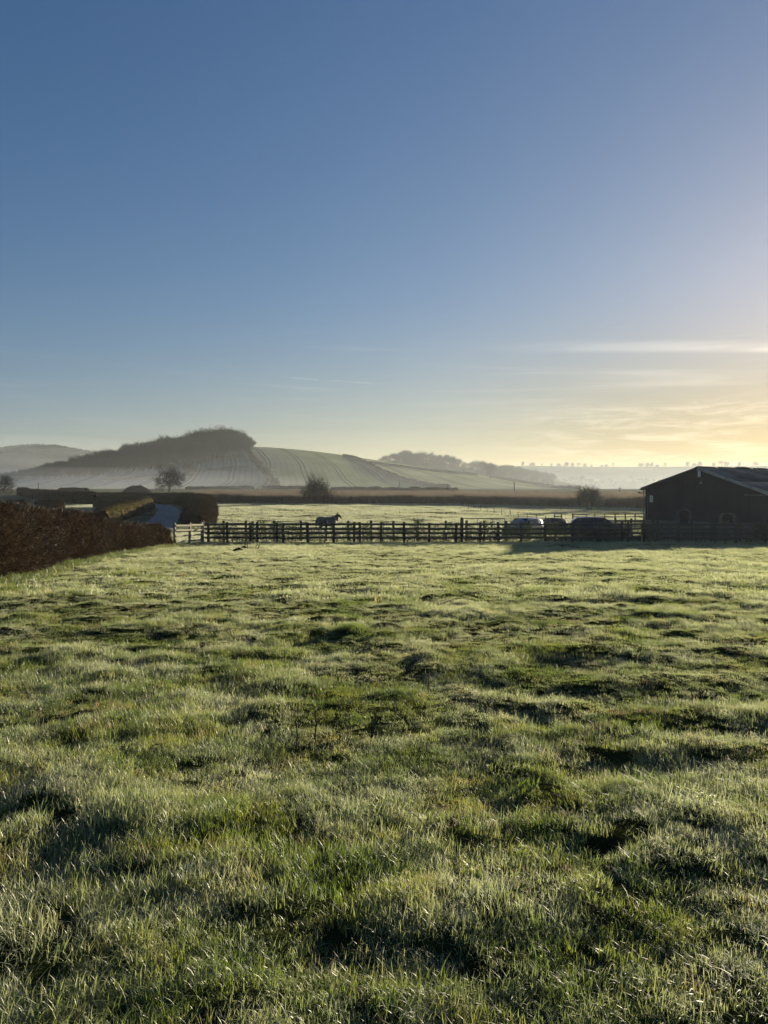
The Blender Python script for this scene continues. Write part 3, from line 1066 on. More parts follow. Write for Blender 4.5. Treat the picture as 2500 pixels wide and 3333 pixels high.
u = (rng.uniform(-60, 560, 2600) - 829.5) / 1659
yd = rng.uniform(440, 722, 2600)
px = 829.5 + 1659 * u
zz = height(u * yd, yd)
py = 1075 - (zz - EYE) / yd * 1659
lim = np.interp(px, [-60, 20, 100, 200, 300, 400, 480, 527, 545, 560], [1044, 1040, 1036, 1029, 1019, 1008, 996, 984, 969, 960])
top_edge = np.interp(px, [-60, 60, 240, 560], [0, 0, 0, 0])
k = (py < lim + vn(px / 14, yd / 10, 3) * 5 - 2) & (rng.random(2600) < .95)
hs = np.interp(px, [-60, 20, 60, 100, 200, 260, 400, 440, 495, 520, 540, 560], [5, 4.5, 6, 8, 10, 12.5, 15.5, 17, 17, 14, 9, 4]) * (.55 + .6 * rng.random(2600) ** .8) * yd / 690
hs *= .78 + .5 * vn(u * yd / 13, yd / 13, 5)
wood('hilltop_wood', np.stack([u * yd, yd, zz - .2], -1)[k], hs[k])

pxs = np.concatenate([rng.uniform(818, 1200, 420), rng.uniform(1040, 1195, 160)])
cx_ = np.array([crest_wood(p) for p in pxs])
dd = rng.uniform(0, 1, len(pxs)) ** 1.2 * 150
us_ = (pxs - 829.5) / 1659
yq = 980 - dd
zq = -6 + (cx_[:, 2] + 6) * np.sin(np.clip(1 - dd / 240, 0, 1) * math.pi / 2) ** 1.3
hw_ = np.interp(pxs, [818, 835, 860, 900, 940, 1000, 1100, 1200], [4, 8, 10.5, 11.5, 10.5, 11, 10, 8]) * rng.uniform(.6, 1.2, len(pxs))
wood('second_wood', np.stack([us_ * yq, yq, zq - .3], -1), hw_)

pxs = rng.uniform(1180, 1640, 230)
cx_ = np.array([crest_mid(p) for p in pxs])
dv_ = rng.random(230) * 150
cx_[:, 0] *= (1150 - dv_) / 1150; cx_[:, 1] -= dv_
cx_[:, 2] = -6 + (cx_[:, 2] + 6) * np.sin(np.clip(1 - dv_ / 180, 0, 1) * math.pi / 2) ** 1.3
wood('valley_wood', cx_ + np.array([0, 0, -.6]), rng.uniform(5, 11, 230))
pxs = np.concatenate([rng.uniform(-30, 195, 300)])
cx_ = np.array([crest_left(p) for p in pxs])
wood('far_left_wood', cx_ + np.stack([np.zeros(300), -rng.random(300) * 12, np.full(300, -1.2)], -1), rng.uniform(2.0, 4.2, 300))
pxs = np.concatenate([rng.uniform(-30, 175, 220)])
cx_ = np.array([crest_left2(p) for p in pxs])
wood('near_left_wood', cx_ + np.stack([np.zeros(220), -rng.random(220) * 12, np.full(220, -1.0)], -1), rng.uniform(2.5, 5.0, 220))

# ------------------------------------------------------------------ brown tall crop behind the pasture
M['stalk'] = canopy('dry_stalks', [(.3, (.068, .058, .048)), (.55, (.11, .094, .078)), (.75, (.16, .14, .115))], .8, 6, .03, .65)
M['stalk_core'] = canopy('crop_stubble', [(.3, (.09, .06, .035)), (.7, (.17, .12, .07))], .3, 4, .2, .4)
stalks = []
for k in range(4):
    r = np.random.default_rng(700 + k)
    n = 70
    b = np.stack([r.uniform(-.8, .8, n), r.uniform(-.8, .8, n), np.zeros(n)], -1)
    t = b + np.stack([r.normal(0, .16, n), r.normal(0, .16, n), r.uniform(2.2, 3.1, n)], -1)
    me = strips('crop_clump', b, t, np.full(n, .042), M['stalk'])
    stalks.append(me)
cr_x = np.array([400, 455, 700, 985, 1190, 1390, 1700]); cr_y = np.array([1089, 1089.3, 1089.6, 1091, 1097, 1102, 1106])
edge = [at(a, b, 120, 240) for a, b in zip(cr_x, cr_y)]
eu = np.array([e[0] / e[1] for e in edge]); ey = np.array([e[1] for e in edge])
n = 8500
u = rng.uniform(-.246, .40, n)
y = np.interp(u, eu, ey) + 1.2 + rng.random(n) ** 1.5 * 68
x = u * y
k = rng.random(n) < (y / 240)
x, y = x[k], y[k]
n = len(x)
s = rng.uniform(.8, 1.12, n) * (.85 + .3 * vn(x / 6, y / 6, 1))
tag(scatter('tall_brown_crop', np.stack([x, y, height(x, y) - .05], -1), np.stack([np.zeros(n), np.zeros(n), rng.random(n) * 6.283], -1), np.stack([np.ones(n), np.ones(n), s], -1), rng.integers(0, 4, n), stalks), kind='stuff')
# rank frosted grass along the crop's foot
n = 900
u = rng.uniform(-.24, .36, n)
y = np.interp(u, eu, ey) + rng.uniform(-1.6, .6, n)
x = u * y
tag(scatter('rough_grass', np.stack([x, y, height(x, y)], -1), np.stack([np.zeros(n), np.zeros(n), rng.random(n) * 6.283], -1), np.stack([np.full(n, 1.6), np.full(n, 1.6), rng.uniform(2, 4.5, n)], -1), rng.integers(0, 4, n), far_t), kind='stuff')
# bright unfrosted grass at the big hedge's foot
lush_t = [blades_mesh('lush_tuft', 620 + k, 60, .2, .06, .22, .009, M['blade_lush'], .6, 3) for k in range(3)]
cc = resample(FH, .1) + np.array([.85, 0])
n = 1500
j = rng.integers(0, len(cc), n)
x = cc[j, 0] + np.abs(rng.normal(0, .28, n)) - .12; y = cc[j, 1] + rng.normal(0, .1, n)
tag(scatter('hedge_bank_grass', np.stack([x, y, ground_z(x, y)], -1), np.stack([rng.normal(0, .2, n), rng.normal(0, .2, n), rng.random(n) * 6.283], -1), np.stack([np.ones(n), np.ones(n), rng.uniform(.5, 1.25, n)], -1), rng.integers(0, 3, n), lush_t), kind='stuff')
# dark unfrosted verge along the lane
M['verge'] = blade_mat('verge_blade', (.05, .075, .02), (.16, .18, .11), (.16, .11, .05), .5, .8, gloss=.02)
verge_t = [blades_mesh('verge_tuft', 640 + k, 50, .4, .08, .30, .03, M['verge'], .5, 2) for k in range(3)]
vl = resample(LANE, .5)
n = 4200
j = rng.integers(0, len(vl), n)
dv = np.gradient(vl, axis=0); dv /= np.linalg.norm(dv, axis=1)[:, None]
off = rng.uniform(2.25, 4.6, n) * rng.choice([-1, 1], n)
x = vl[j, 0] + dv[j, 1] * off + rng.normal(0, .2, n); y = vl[j, 1] - dv[j, 0] * off + rng.normal(0, .2, n)
kk = lane_dist(x, y) > 2.1
x, y = x[kk], y[kk]; n = len(x)
tag(scatter('verge_grass', np.stack([x, y, height(x, y)], -1), np.stack([np.zeros(n), np.zeros(n), rng.random(n) * 6.283], -1), np.stack([np.ones(n), np.ones(n), rng.uniform(.5, 1.2, n)], -1), rng.integers(0, 3, n), verge_t), kind='stuff')
# lane
M['lane'] = simple('lane_asphalt', (.095, .10, .108), .7, .45, .6, .004, space='World')
lc = resample(LANE, 1.0)
d = np.gradient(lc, axis=0); d /= np.linalg.norm(d, axis=1)[:, None]
nr = np.stack([d[:, 1], -d[:, 0]], -1)
V = []
for a in (-2.25, -1.2, 0, 1.2, 2.25):
    q = lc + nr * a
    V.append(np.stack([q[:, 0], q[:, 1], height(q[:, 0], q[:, 1]) + .07 - .012 * abs(a)], -1))
V = np.stack(V, 1); n, m = V.shape[:2]
i = (np.arange(n - 1)[:, None] * m + np.arange(m - 1)[None, :]).ravel()
tag(obj('lane', mesh_from('lane', V.reshape(-1, 3), np.stack([i, i + 1, i + m + 1, i + m], -1), [M['lane']], True)), kind='structure')
# ------------------------------------------------------------------ timber fences
def timber(name, col, frost=.55):
    """weathered wood with rime lying on whatever faces up"""
    m, nt, out = mat_new(name)
    oc = nd(nt, 'ShaderNodeTexCoord').outputs['Object']
    mp = nd(nt, 'ShaderNodeMapping', {'Vector': oc, 'Scale': (1.5, 14, 14)}).outputs[0]
    c = mixc(nt, mrange(nt, noise(nt, mp, 2.0, 5, .65), .3, .7), tuple(v * .55 for v in col), tuple(v * 1.35 for v in col))
    z = nd(nt, 'ShaderNodeSeparateXYZ', {0: nd(nt, 'ShaderNodeNewGeometry').outputs['Normal']}).outputs[2]
    up = fmath(nt, 'MULTIPLY', mrange(nt, z, .5, .95), mrange(nt, noise(nt, oc, 5, 3), .3, .6, .3, 1.0))
    c = mixc(nt, fmath(nt, 'MULTIPLY', up, frost), c, (.62, .63, .62))
    b = nd(nt, 'ShaderNodeBump', {'Height': noise(nt, mp, 6, 4), 'Strength': .8, 'Distance': .004})
    p = nd(nt, 'ShaderNodeBsdfPrincipled', {'Base Color': c, 'Roughness': .85, 'Normal': b.outputs[0], 'Specular IOR Level': .25})
    nt.links.new(p.outputs[0], out.inputs[0])
    return m


M['fence'] = timber('fence_timber', (.060, .052, .042))
M['fence_pale'] = timber('pale_timber', (.19, .165, .125), .4)
M['wire'] = simple('galvanised_wire', (.22, .22, .21), .5, .2, 4, metal=.6)
M['post'] = simple('round_post', (.075, .062, .05), .9, .35, 4.0, .004)
M['gate'] = simple('gate_steel', (.10, .10, .10), .5, .3, 5, metal=.5)


def Rz(a):
    return Matrix.Rotation(a, 3, 'Z')


def rail_fence(pts, label, group=None, height_=1.22, mat='fence', rails=(.30, .56, .82, 1.08), post_w=.15, double=(), face=1, name='timber_fence', pt=.10):
    """post and rail fence through ground points; every post and rail is its own part"""
    pm = MB().box((0, 0, height_ / 2 - .15), (post_w, pt, height_ + .30), bev=.012).mesh('post', M[mat])
    cx, cy_ = np.mean([p[0] for p in pts]), np.mean([p[1] for p in pts])
    g0 = gz(cx, cy_)
    r = root(name, (cx, cy_, g0), 0, label, 'fence', group)
    zs = [float(height(np.array([p[0]]), np.array([p[1]]))) if False else float(height(np.array([p[0]]), np.array([p[1]]))[0]) for p in pts]
    cache = {}
    for i, (p, z) in enumerate(zip(pts, zs)):
        q = pts[min(i + 1, len(pts) - 1)]; o_ = pts[max(i - 1, 0)]
        a = math.atan2(q[1] - o_[1], q[0] - o_[0])
        for off in ((0,) if i not in double else (-.17, .17)):
            po = obj('post', pm, r, (p[0] - cx + off * math.cos(a), p[1] - cy_ + off * math.sin(a), z - g0 + rnd.uniform(-.03, .03)), (rnd.gauss(0, .012), rnd.gauss(0, .012), a))
        if i == len(pts) - 1:
            break
        dx_, dy_, dz_ = q[0] - p[0], q[1] - p[1], zs[i + 1] - z
        L = math.sqrt(dx_ * dx_ + dy_ * dy_)
        a = math.atan2(dy_, dx_)
        key = round(L, 2)
        if key not in cache:
            cache[key] = MB().box((L / 2, 0, 0), (L - .004, .045, .095), bev=.008).mesh('rail', M[mat])
        nx, ny = math.sin(a) * face, -math.cos(a) * face
        for h in rails:
            o2 = obj('rail', cache[key], r, (p[0] - cx + nx * (pt / 2 + .025), p[1] - cy_ + ny * (pt / 2 + .025), z - g0 + h + rnd.gauss(0, .008)), (0, -math.atan2(dz_, L) + rnd.gauss(0, .003), a))
    return r


FY = 45.3
def fz(px, y):
    return ((px - 829.5) / 1659 * y, y)


front_px = [444, 491, 541, 556, 605, 665, 721, 771, 823, 873, 927, 991, 1037, 1077, 1126, 1178, 1237, 1296, 1350, 1388, 1467, 1545, 1590, 1654, 1712]
fy = lambda px: 45.3 - max(0, (px - 1350)) * .0035
fence_pts = [fz(px, fy(px)) for px in front_px]
# even the bays out so that every post stands where a bay ends
rail_fence(fence_pts, 'dark four-rail timber fence across the far side of the grass paddock, front row', 'timber fences round the paddock', double=(0, 4, 7, 11, 18))
back_pts = [(p[0] - .6, p[1] + 1.9) for p in fence_pts]
rail_fence(back_pts, 'dark four-rail timber fence close behind the front row and its hedging plants', 'timber fences round the paddock', rails=(.285, .555, .825, 1.095), height_=1.30, face=-1)
left_pts = [fz(377, 41.6), fz(409, 43.2), fz(436, 44.9)]
rail_fence(left_pts, 'short pale sunlit timber fence section between the brown hedge and the dark fence', 'timber fences round the paddock', mat='fence_pale', rails=(.20, .50, .80, 1.08), post_w=.13, height_=1.2)

# rails of the yard behind
yp = [fz(px, y) for px, y in ((1330, 56), (1363, 54.5), (1392, 53.0), (1410, 52))]
rail_fence(yp, 'short dark rail fence between the parked red car and the barn corner', 'yard fences by the barn', rails=(.45, .85, 1.22), height_=1.45, name='yard_fence')
pen = [fz(px, 84) for px in (1237.5, 1267, 1285, 1306.5, 1328.6, 1350.7, 1372, 1392, 1414)]
rail_fence(pen, 'long three-rail pen fence in the pasture between the red car and the barn', 'yard fences by the barn', rails=(1.0, 1.36, 1.66), height_=1.74, post_w=.12, name='pen_fence')
pen2 = [fz(px, y) for px, y in ((1198, 80), (1213, 80))]
rail_fence(pen2, 'two-post piece of rail standing behind the dark covered heap', 'yard fences by the barn', rails=(1.15, 1.5), height_=1.7, post_w=.12, name='pen_fence')

# ------------------------------------------------------------------ hedging plants between the two fences
M['leaf'] = None
m, nt, out = mat_new('laurel_leaf')
oi = nd(nt, 'ShaderNodeObjectInfo').outputs['Random']
c = mixc(nt, oi, (.05, .075, .022), (.10, .12, .04))
d = nd(nt, 'ShaderNodeBsdfPrincipled', {'Base Color': c, 'Roughness': .42, 'Specular IOR Level': .5})
t = nd(nt, 'ShaderNodeBsdfTranslucent', {'Color': c})
mx = nd(nt, 'ShaderNodeMixShader', {0: .3, 1: d.outputs[0], 2: t.outputs[0]})
nt.links.new(mx.outputs[0], out.inputs[0])
M['leaf'] = m


def leaf_cloud(seed, n, h, w):
    r = np.random.default_rng(seed)
    mb = MB()
    stem = MB()
    for s in range(4):
        a = r.random() * 6.28
        top = Vector((math.cos(a) * w * .7, math.sin(a) * w * .6, h * r.uniform(.6, 1)))
        stem.tube([(0, 0, -.1), top * .5 + Vector((0, 0, .06)), top], [.014, .01, .004], 4)
    for i in range(n):
        z = h * (.08 + .92 * r.random())
        k = w * (1.05 - .45 * z / h) * math.sqrt(r.random())
        a = r.random() * 6.28
        p = Vector((k * math.cos(a), k * math.sin(a) * .8, z))
        L = r.uniform(.08, .15); W = L * .42
        e = Euler((r.normal(0, .7), r.normal(0, .7), r.random() * 6.28)).to_matrix()
        vs = [p + e @ Vector(v) for v in ((0, 0, 0), (L * .4, -W * .5, .012), (L, 0, -.01), (L * .4, W * .5, .012))]
        mb.add(vs, [(0, 1, 2), (0, 2, 3)])
    return stem.mesh('stem', M['bark']), mb.mesh('foliage', M['leaf'])


LV = [leaf_cloud(900 + k, 230 + 30 * (k % 3), 1.0 + .1 * (k % 3), .40 + .06 * (k % 2)) for k in range(6)]
xs0, xs1 = fence_pts[0][0], fence_pts[-1][0]
n = 96
for k in range(n):
    x = xs0 + .3 + (xs1 - xs0) * (k + rnd.uniform(-.3, .3)) / n
    y = np.interp(x, [p[0] for p in fence_pts], [p[1] for p in fence_pts]) + 1.0 + rnd.uniform(-.15, .15)
    r = root('hedging_plant', (x, y, float(height(np.array([x]), np.array([y]))[0])), rnd.random() * 6.28, 'young leafy evergreen hedging plant in the row between the dark timber fences', 'plant', 'hedging plants between the fences')
    s = rnd.uniform(.72, 1.12)
    r.scale = (s * 1.05, s * 1.05, s)
    a, b = LV[k % 6]
    obj('stem', a, r); tag(obj('foliage', b, r), kind='stuff')

# ------------------------------------------------------------------ wire fences with round posts
def wire_fence(pts, label, h=1.15, wires=(.35, .65, .95), rad=.055, group='wire fences of the pasture', name='wire_fence', lean=.03):
    pm = MB().tube([(0, 0, -.2), (0, 0, h)], [rad, rad * .9], 6).mesh('post', M['post'])
    cx, cy_ = pts[0]
    g0 = float(height(np.array([cx]), np.array([cy_]))[0])
    r = root(name, (cx, cy_, g0), 0, label, 'fence', group)
    zs = [float(height(np.array([p[0]]), np.array([p[1]]))[0]) for p in pts]
    for p, z in zip(pts, zs):
        obj('post', pm, r, (p[0] - cx, p[1] - cy_, z - g0 + rnd.uniform(-.08, .04)), (rnd.gauss(0, lean), rnd.gauss(0, lean), rnd.random()))
    for hh in wires:
        w = MB()
        w.tube([(p[0] - cx, p[1] - cy_, z - g0 + hh) for p, z in zip(pts, zs)], .008, 3)
        w.obj('wire', M['wire'], r)
    return r


pxs = [455, 478, 502, 526, 550, 573, 597, 617, 640, 663, 700, 714, 737, 762, 788, 813, 838, 862, 888, 913, 937, 958, 978, 1000, 1021, 1041, 1061, 1082, 1103, 1125, 1147, 1169, 1190, 1211, 1232, 1252, 1290, 1315, 1340, 1365]
wire_fence([at(p, np.interp(p, cr_x, cr_y) + .9, 120, 240) for p in pxs], 'long line of thin posts and wire along the foot of the tall brown crop')
# braced strainer post
bx_, by_ = at(957, 1092, 120, 240)
b = root('strainer_post', (bx_, by_ - .4, float(height(np.array([bx_]), np.array([by_]))[0])), 0, 'braced strainer post with two sloping struts in the crop fence line', 'post')
MB().tube([(0, 0, -.2), (0, 0, 1.45)], .08, 6).obj('post', M['post'], b)
MB().tube([(-1.15, 0, 0), (0, 0, 1.2)], .05, 5).obj('strut', M['post'], b)
MB().tube([(1.15, 0, 0), (0, 0, 1.2)], .05, 5).obj('strut', M['post'], b)
wire_fence([at(*q, 50, 240) for q in ((984.7, 1092.8), (999, 1097.4), (1012, 1099.4), (1023.7, 1102.2), (1037.7, 1104.8), (1051.7, 1107.4), (1067, 1110.4), (1083.7, 1113.8), (1102, 1117.4), (1119.5, 1121.5), (1139, 1125), (1159, 1129), (1178, 1133), (1197, 1136))],
           'wire fence of dark posts slanting down the pasture from the crop towards the cars')
wire_fence([at(*q, 50, 320) for q in ((2, 1070), (9, 1072), (12, 1073), (21, 1075.5), (32, 1078), (43, 1080.5), (54, 1084), (65, 1087.5), (77, 1091), (90, 1096))],
           'wire fence of dark posts running away at the far left beyond the long hedge')
# thin white stakes of the electric fence
M['white_stake'] = simple('white_plastic_stake', (.75, .75, .72), .5, .1)
M['thin_stake'] = simple('thin_stake', (.16, .14, .11), .8, .2)
sm = MB().tube([(0, 0, -.05), (0, 0, 1.0), (.03, 0, 1.06)], .022, 5).mesh('white_stake', M['white_stake'])
for (px, py, tilt, lb) in ((800.8, 1098, -.22, 'leaning white plastic stake in the pasture, left one of the leaning pair'), (1084 - 266, 1100, -.25, 'leaning white plastic stake in the pasture, right one of the leaning pair'),
                           (1035 - .0, 1140, -.15, 'leaning white stake poking above the fence right of the horse')):
    if px > 1000:
        px = 1036; py = 1142
    x, y = at(px, py, 50, 240)
    o = obj('electric_fence_stake', sm, None, (x, y, float(height(np.array([x]), np.array([y]))[0])), (0, tilt, 0))
    o.scale = (1, 1, 1.35 * y / 120 if y > 90 else 1.3)
    tag(o, lb, 'stake', 'white electric fence stakes')
tsm = MB().tube([(0, 0, -.05), (0, 0, 1.25)], .014, 4).mesh('thin_stake', M['thin_stake'])
for k, (px, py) in enumerate([(706, 1094), (714, 1094), (724, 1094), (734, 1095), (843.6, 1103), (863, 1106), (870, 1113), (892, 1118), (894 + 14, 1122), (924, 1124), (931, 1120), (914, 1128), (954, 1130), (974, 1130), (1061, 1132)]):
    x, y = at(px, py, 50, 240)
    o = obj('thin_stake', tsm, None, (x, y, float(height(np.array([x]), np.array([y]))[0])), (rnd.gauss(0, .04), rnd.gauss(0, .06), 0))
    tag(o, 'hair-thin grey fence stake standing in the pasture behind the horse', 'stake', 'thin stakes of the electric fence')

# utility poles at the hill foot
plm = MB().tube([(0, 0, -.3), (0, 0, 1)], [.022, .015], 6)
for (px, y0, y1, lb) in ((83, 1061, 1043, 'thin pole standing in the misty field at far left'), (588, 1051, 1018, 'wooden pole on the hill beside the boundary hedge below the wood'), (863, 1060, 1038, 'wooden pole at the hill foot in the middle of the picture'),
                         (1111, 1067, 1041, 'wooden pole at the crop edge below the ash tree'), (1339, 1076, 1053, 'wooden pole beyond the crop just left of the barn')):
    x, y, z = place(px, y0, 230, 520)
    h = (y0 - y1) / 1659 * y
    r = root('utility_pole', (x, y, z), 0, lb, 'pole', 'poles in the valley')
    MB().tube([(0, 0, -.3), (0, 0, h)], [.2, .15], 6).obj('post', M['post'], r)
    MB().box((0, 0, h - .35), (1.3, .12, .14)).obj('cross_arm', M['post'], r)

# ------------------------------------------------------------------ tubular steel gates
def tube_gate(p, q, z0, z1, h, label, bars=3, verts=(0, .35, .7, 1.0)):
    a = math.atan2(q[1] - p[1], q[0] - p[0]); L = math.hypot(q[0] - p[0], q[1] - p[1])
    g0 = z0
    r = root('field_gate', (p[0], p[1], g0), a, label, 'gate', 'steel gates')
    dz_ = z1 - z0
    for k in range(bars):
        hh = h - k * h * .27
        MB().tube([(0, 0, hh), (L, 0, hh + dz_)], .03, 6).obj('bar', M['gate'], r)
    for v in verts:
        MB().tube([(L * v, 0, h * .05 + dz_ * v), (L * v, 0, h + dz_ * v)], .03, 6).obj('upright', M['gate'], r)
    return r


gp, gq = fz(556.5, 61), fz(661, 50.5)
tube_gate(gp, gq, -1.45 - .02, -1.32 - .0, 1.33, 'long tubular steel gate standing open behind the fence, left of the horse', 3, (0, .42, 1.0))
gp, gq = fz(1000, 54), fz(1090, 56)
tube_gate(gp, gq, gz(*gp), gz(*gq), 1.42, 'tubular steel gate behind the fence to the left of the silver car')
MB_ = MB().tube([(0, 0, -.2), (0, 0, 1.42), (0, 0, 1.5)], [.13, .13, .05], 8).mesh('gate_post', M['post'])
tag(obj('gate_post', MB_, None, (*fz(998, 54), gz(*fz(998, 54)))), 'stout round post at the hinge end of the steel gate near the silver car', 'post')
gp, gq = fz(1240, 78), fz(1330, 66)
tube_gate(gp, gq, gz(*gp) + .30, gz(*gq) + .1, 1.45, 'sloping steel gate standing open above the roof of the red car', 3, (0, .5, 1.0))

# ------------------------------------------------------------------ covered heap, trough, muck heap
M['tarp'] = simple('dark_tarpaulin', (.035, .033, .030), .75, .4, 2.0, .02)
hx, hy = fz(1195, 68)
hg = gz(hx, hy)
r = root('covered_heap', (hx, hy, hg), .08, 'dark tarpaulin-covered heap with one sloping end behind the silver car', 'heap')
prof = [(-1.15, 0), (-1.15, 1.02), (-.98, 1.20), (-.55, 1.42), (-.1, 1.50), (.6, 1.46), (.88, 1.42), (1.0, 1.30), (1.12, 1.0), (1.15, 0)]
mb = MB()
ny = 9
vs = []
for j in range(ny):
    f = j / (ny - 1); yy = (f - .5) * 2.2
    kz = 1 - .22 * abs(2 * f - 1) ** 3
    for i_, (a, b) in enumerate(prof):
        vs.append((a * (1 - .05 * abs(2 * f - 1)) + rnd.gauss(0, .015), yy, b * kz + (rnd.gauss(0, .02) if b else 0)))
k = len(prof)
mb.add(vs, [(j * k + i_, j * k + i_ + 1, (j + 1) * k + i_ + 1, (j + 1) * k + i_) for j in range(ny - 1) for i_ in range(k - 1)])
mb.add([v for v in vs[:k]], [tuple(range(k))[::-1]]); mb.add([v for v in vs[-k:]], [tuple(range(k))])
mb.obj('cover', M['tarp'], r, True)
MB().box((0, 0, .07), (2.5, 2.5, .12)).obj('base', M['fence'], r)
for sx_ in (-1, 1):
    MB().tube([(sx_ * .6, -1.14, .1), (sx_ * .58, -1.13, 1.2), (sx_ * .55, -.7, 1.46), (sx_ * .55, .7, 1.46), (sx_ * .6, 1.14, .1)], .02, 4).obj('rope', M['fence_pale'], r)

tx, ty = fz(1251, 80)
r = root('feed_box', (tx, ty, gz(tx, ty) + 1.28), 0, 'dark rectangular feed box hung on the pen fence above the red car', 'box')
MB().box((0, 0, .0), (.72, .4, .32), bev=.03).obj('tub', M['tarp'], r)
MB().box((0, 0, .18), (.8, .48, .05), bev=.012).obj('rim', M['gate'], r)

M['muck'] = canopy('muck', [(.3, (.035, .022, .013)), (.55, (.07, .045, .026)), (.75, (.12, .08, .05))], .5, 2.0, .3, .2)
mx_, my_, mz_ = place(296, 1064, 230, 420)
W = 66 / 1659 * my_ / 2; Hh = 15 / 1659 * my_
nu, nv = 40, 14
vs = []; fs = []
for i_ in range(nu):
    for j in range(nv):
        a = 6.283 * i_ / nu; rr = j / (nv - 1)
        x_ = W * rr * math.cos(a); y_ = W * .8 * rr * math.sin(a)
        z_ = Hh * (1 - rr ** 2.2) * (.85 + .3 * float(vn(x_ / 2 + 9, y_ / 2, 3))) + (.5 * float(vn(x_ / .8, y_ / .8, 1)) - .2) * (1 - rr)
        vs.append((x_, y_, z_ - .1))
for i_ in range(nu):
    for j in range(nv - 1):
        fs.append((i_ * nv + j, ((i_ + 1) % nu) * nv + j, ((i_ + 1) % nu) * nv + j + 1, i_ * nv + j + 1))
o = obj('muck_heap', mesh_from('muck_heap', vs, fs, [M['muck']], True), None, (mx_, my_, mz_))
tag(o, 'round brown heap rising behind the lane hedge to the left of the oak', 'heap')

# small gate by the rounded hedge block at far left
gp, gq = at(140, 1102, 50, 300), at(163, 1103, 50, 300)
tube_gate(gp, gq, gz(*gp), gz(*gq), 1.3, 'small dark gate beside the rounded hedge block, over the long brown hedge')

# ------------------------------------------------------------------ barn
M['clad'] = simple('dark_cladding', (.019, .023, .028), .8, .3, .7, .003)
M['block'] = simple('concrete_block', (.17, .17, .165), .9, .3, 1.2, .004)
M['roof'] = simple('fibre_cement', (.085, .088, .092), .85, .45, .55, .004, detail=8)
M['roof_pale'] = simple('weathered_sheet', (.13, .135, .14), .85, .3, .8, .003)
M['barge'] = simple('pale_barge', (.30, .30, .29), .7, .2, 2)
M['stone'] = simple('stone_surround', (.085, .084, .08), .9, .3, 3, .006)
M['dark'] = simple('dark_interior', (.012, .012, .012), .9, .2)
M['white'] = simple('white_paint', (.72, .72, .69), .5, .08)
M['metal'] = simple('grey_metal', (.25, .25, .25), .45, .15, metal=.7)
D = 55.0
AX = (1512 - 829.5) / 1659 * D
rdir = Vector((.867, .498, 0)); gdir = Vector((.498, -.867, 0))
ang = math.atan2(gdir.y, gdir.x)
bz = float(height(np.array([AX]), np.array([D]))[0]) - .1
barn = root('barn', (AX, D, bz), ang, 'large dark barn with corrugated roof and gable end behind the fence at right', 'barn')
# local frame: x along the gable (to the right and nearer), y along the ridge away from the gable
E = EYE - bz
zap, zl, zr = E + 2.09, E + .74, E + .17
SL, SR, LEN = -4.9, 5.75, 26.0


def roof_z(s):
    return zl + (zap - zl) * (s - SL) / (0 - SL) if s < 0 else zap + (zr - zap) * s / SR


WALLH = 1.25
# gable cladding: upright boards with gaps, cut to the roof slope, leaving the openings free
ops = [(-1.28, .82, E - 1.90, E - .92), (2.27, .86, E - 1.75, E - 1.13)]        # centre, width, sill, crown
door = (4.35, 5.6, 0.0, E + .12)
mb = MB()
bw_ = .125
s = SL
while s < SR - .01:
    e = min(s + bw_ - .012, SR)
    mid = (s + e) / 2
    pr = rnd.uniform(-.004, .004) + .016 * (int(round((s - SL) / bw_)) % 2)
    spans = [(WALLH, None)]
    for (c0, w0, z0, z1) in ops:
        if abs(mid - c0) < w0 / 2 + .02:
            spans = [(z1 + .06, None)] if z0 <= WALLH + .05 else [(WALLH, z0 - .06), (z1 + .06, None)]
    if door[0] < mid < door[1]:
        spans = [(door[3], None)]
    for (a, b) in spans:
        ta = roof_z(s) - .05 if b is None else b
        tb = roof_z(e) - .05 if b is None else b
        if s < 0 < e:
            ta = tb = min(ta, tb)
        if min(ta, tb) <= a:
            continue
        y0, y1 = -.03 - pr, -.003 - pr
        v = [(s, y0, a), (e, y0, a), (e, y0, tb), (s, y0, ta), (s, y1, a), (e, y1, a), (e, y1, tb), (s, y1, ta)]
        mb.add(v, [(0, 1, 2, 3), (5, 4, 7, 6), (1, 5, 6, 2), (4, 0, 3, 7), (3, 2, 6, 7), (4, 5, 1, 0)])
    s += bw_
cl_ = mb.obj('cladding', M['clad'], barn); cl_['kind'] = 'stuff'
# walls behind the boards and block base
gw = MB()
gv = [(SL, .0, .0), (SR, .0, .0), (SR, .0, zr - .06), (0, .0, zap - .06), (SL, .0, zl - .06)]
gv2 = [(a, .12, c_) for a, b_, c_ in gv]
gw.add(gv + gv2, [(0, 1, 2, 3, 4), (9, 8, 7, 6, 5)] + [(i_, i_ + 5, (i_ + 1) % 5 + 5, (i_ + 1) % 5) for i_ in range(5)])
gw.obj('gable_wall', M['dark'], barn)
mb = MB()
row = 0
z = .0
while z < WALLH - .02:
    x_ = SL + (0 if row % 2 else -.22)
    while x_ < SR - .02:
        a, b = max(x_ + .006, SL), min(x_ + .434, SR)
        if b - a > .05 and not (door[0] - .05 < (a + b) / 2 < door[1] + .05):
            hit = [o_ for o_ in ops if abs((a + b) / 2 - o_[0]) < o_[1] / 2 + .1 and z + .22 > o_[2]]
            if not hit:
                mb.box(((a + b) / 2, -.05 + rnd.uniform(-.004, .004), z + .108), (b - a, .09, .204))
        x_ += .44
    z += .215; row += 1
bl = mb.obj('block_base', M['block'], barn); bl['kind'] = 'stuff'
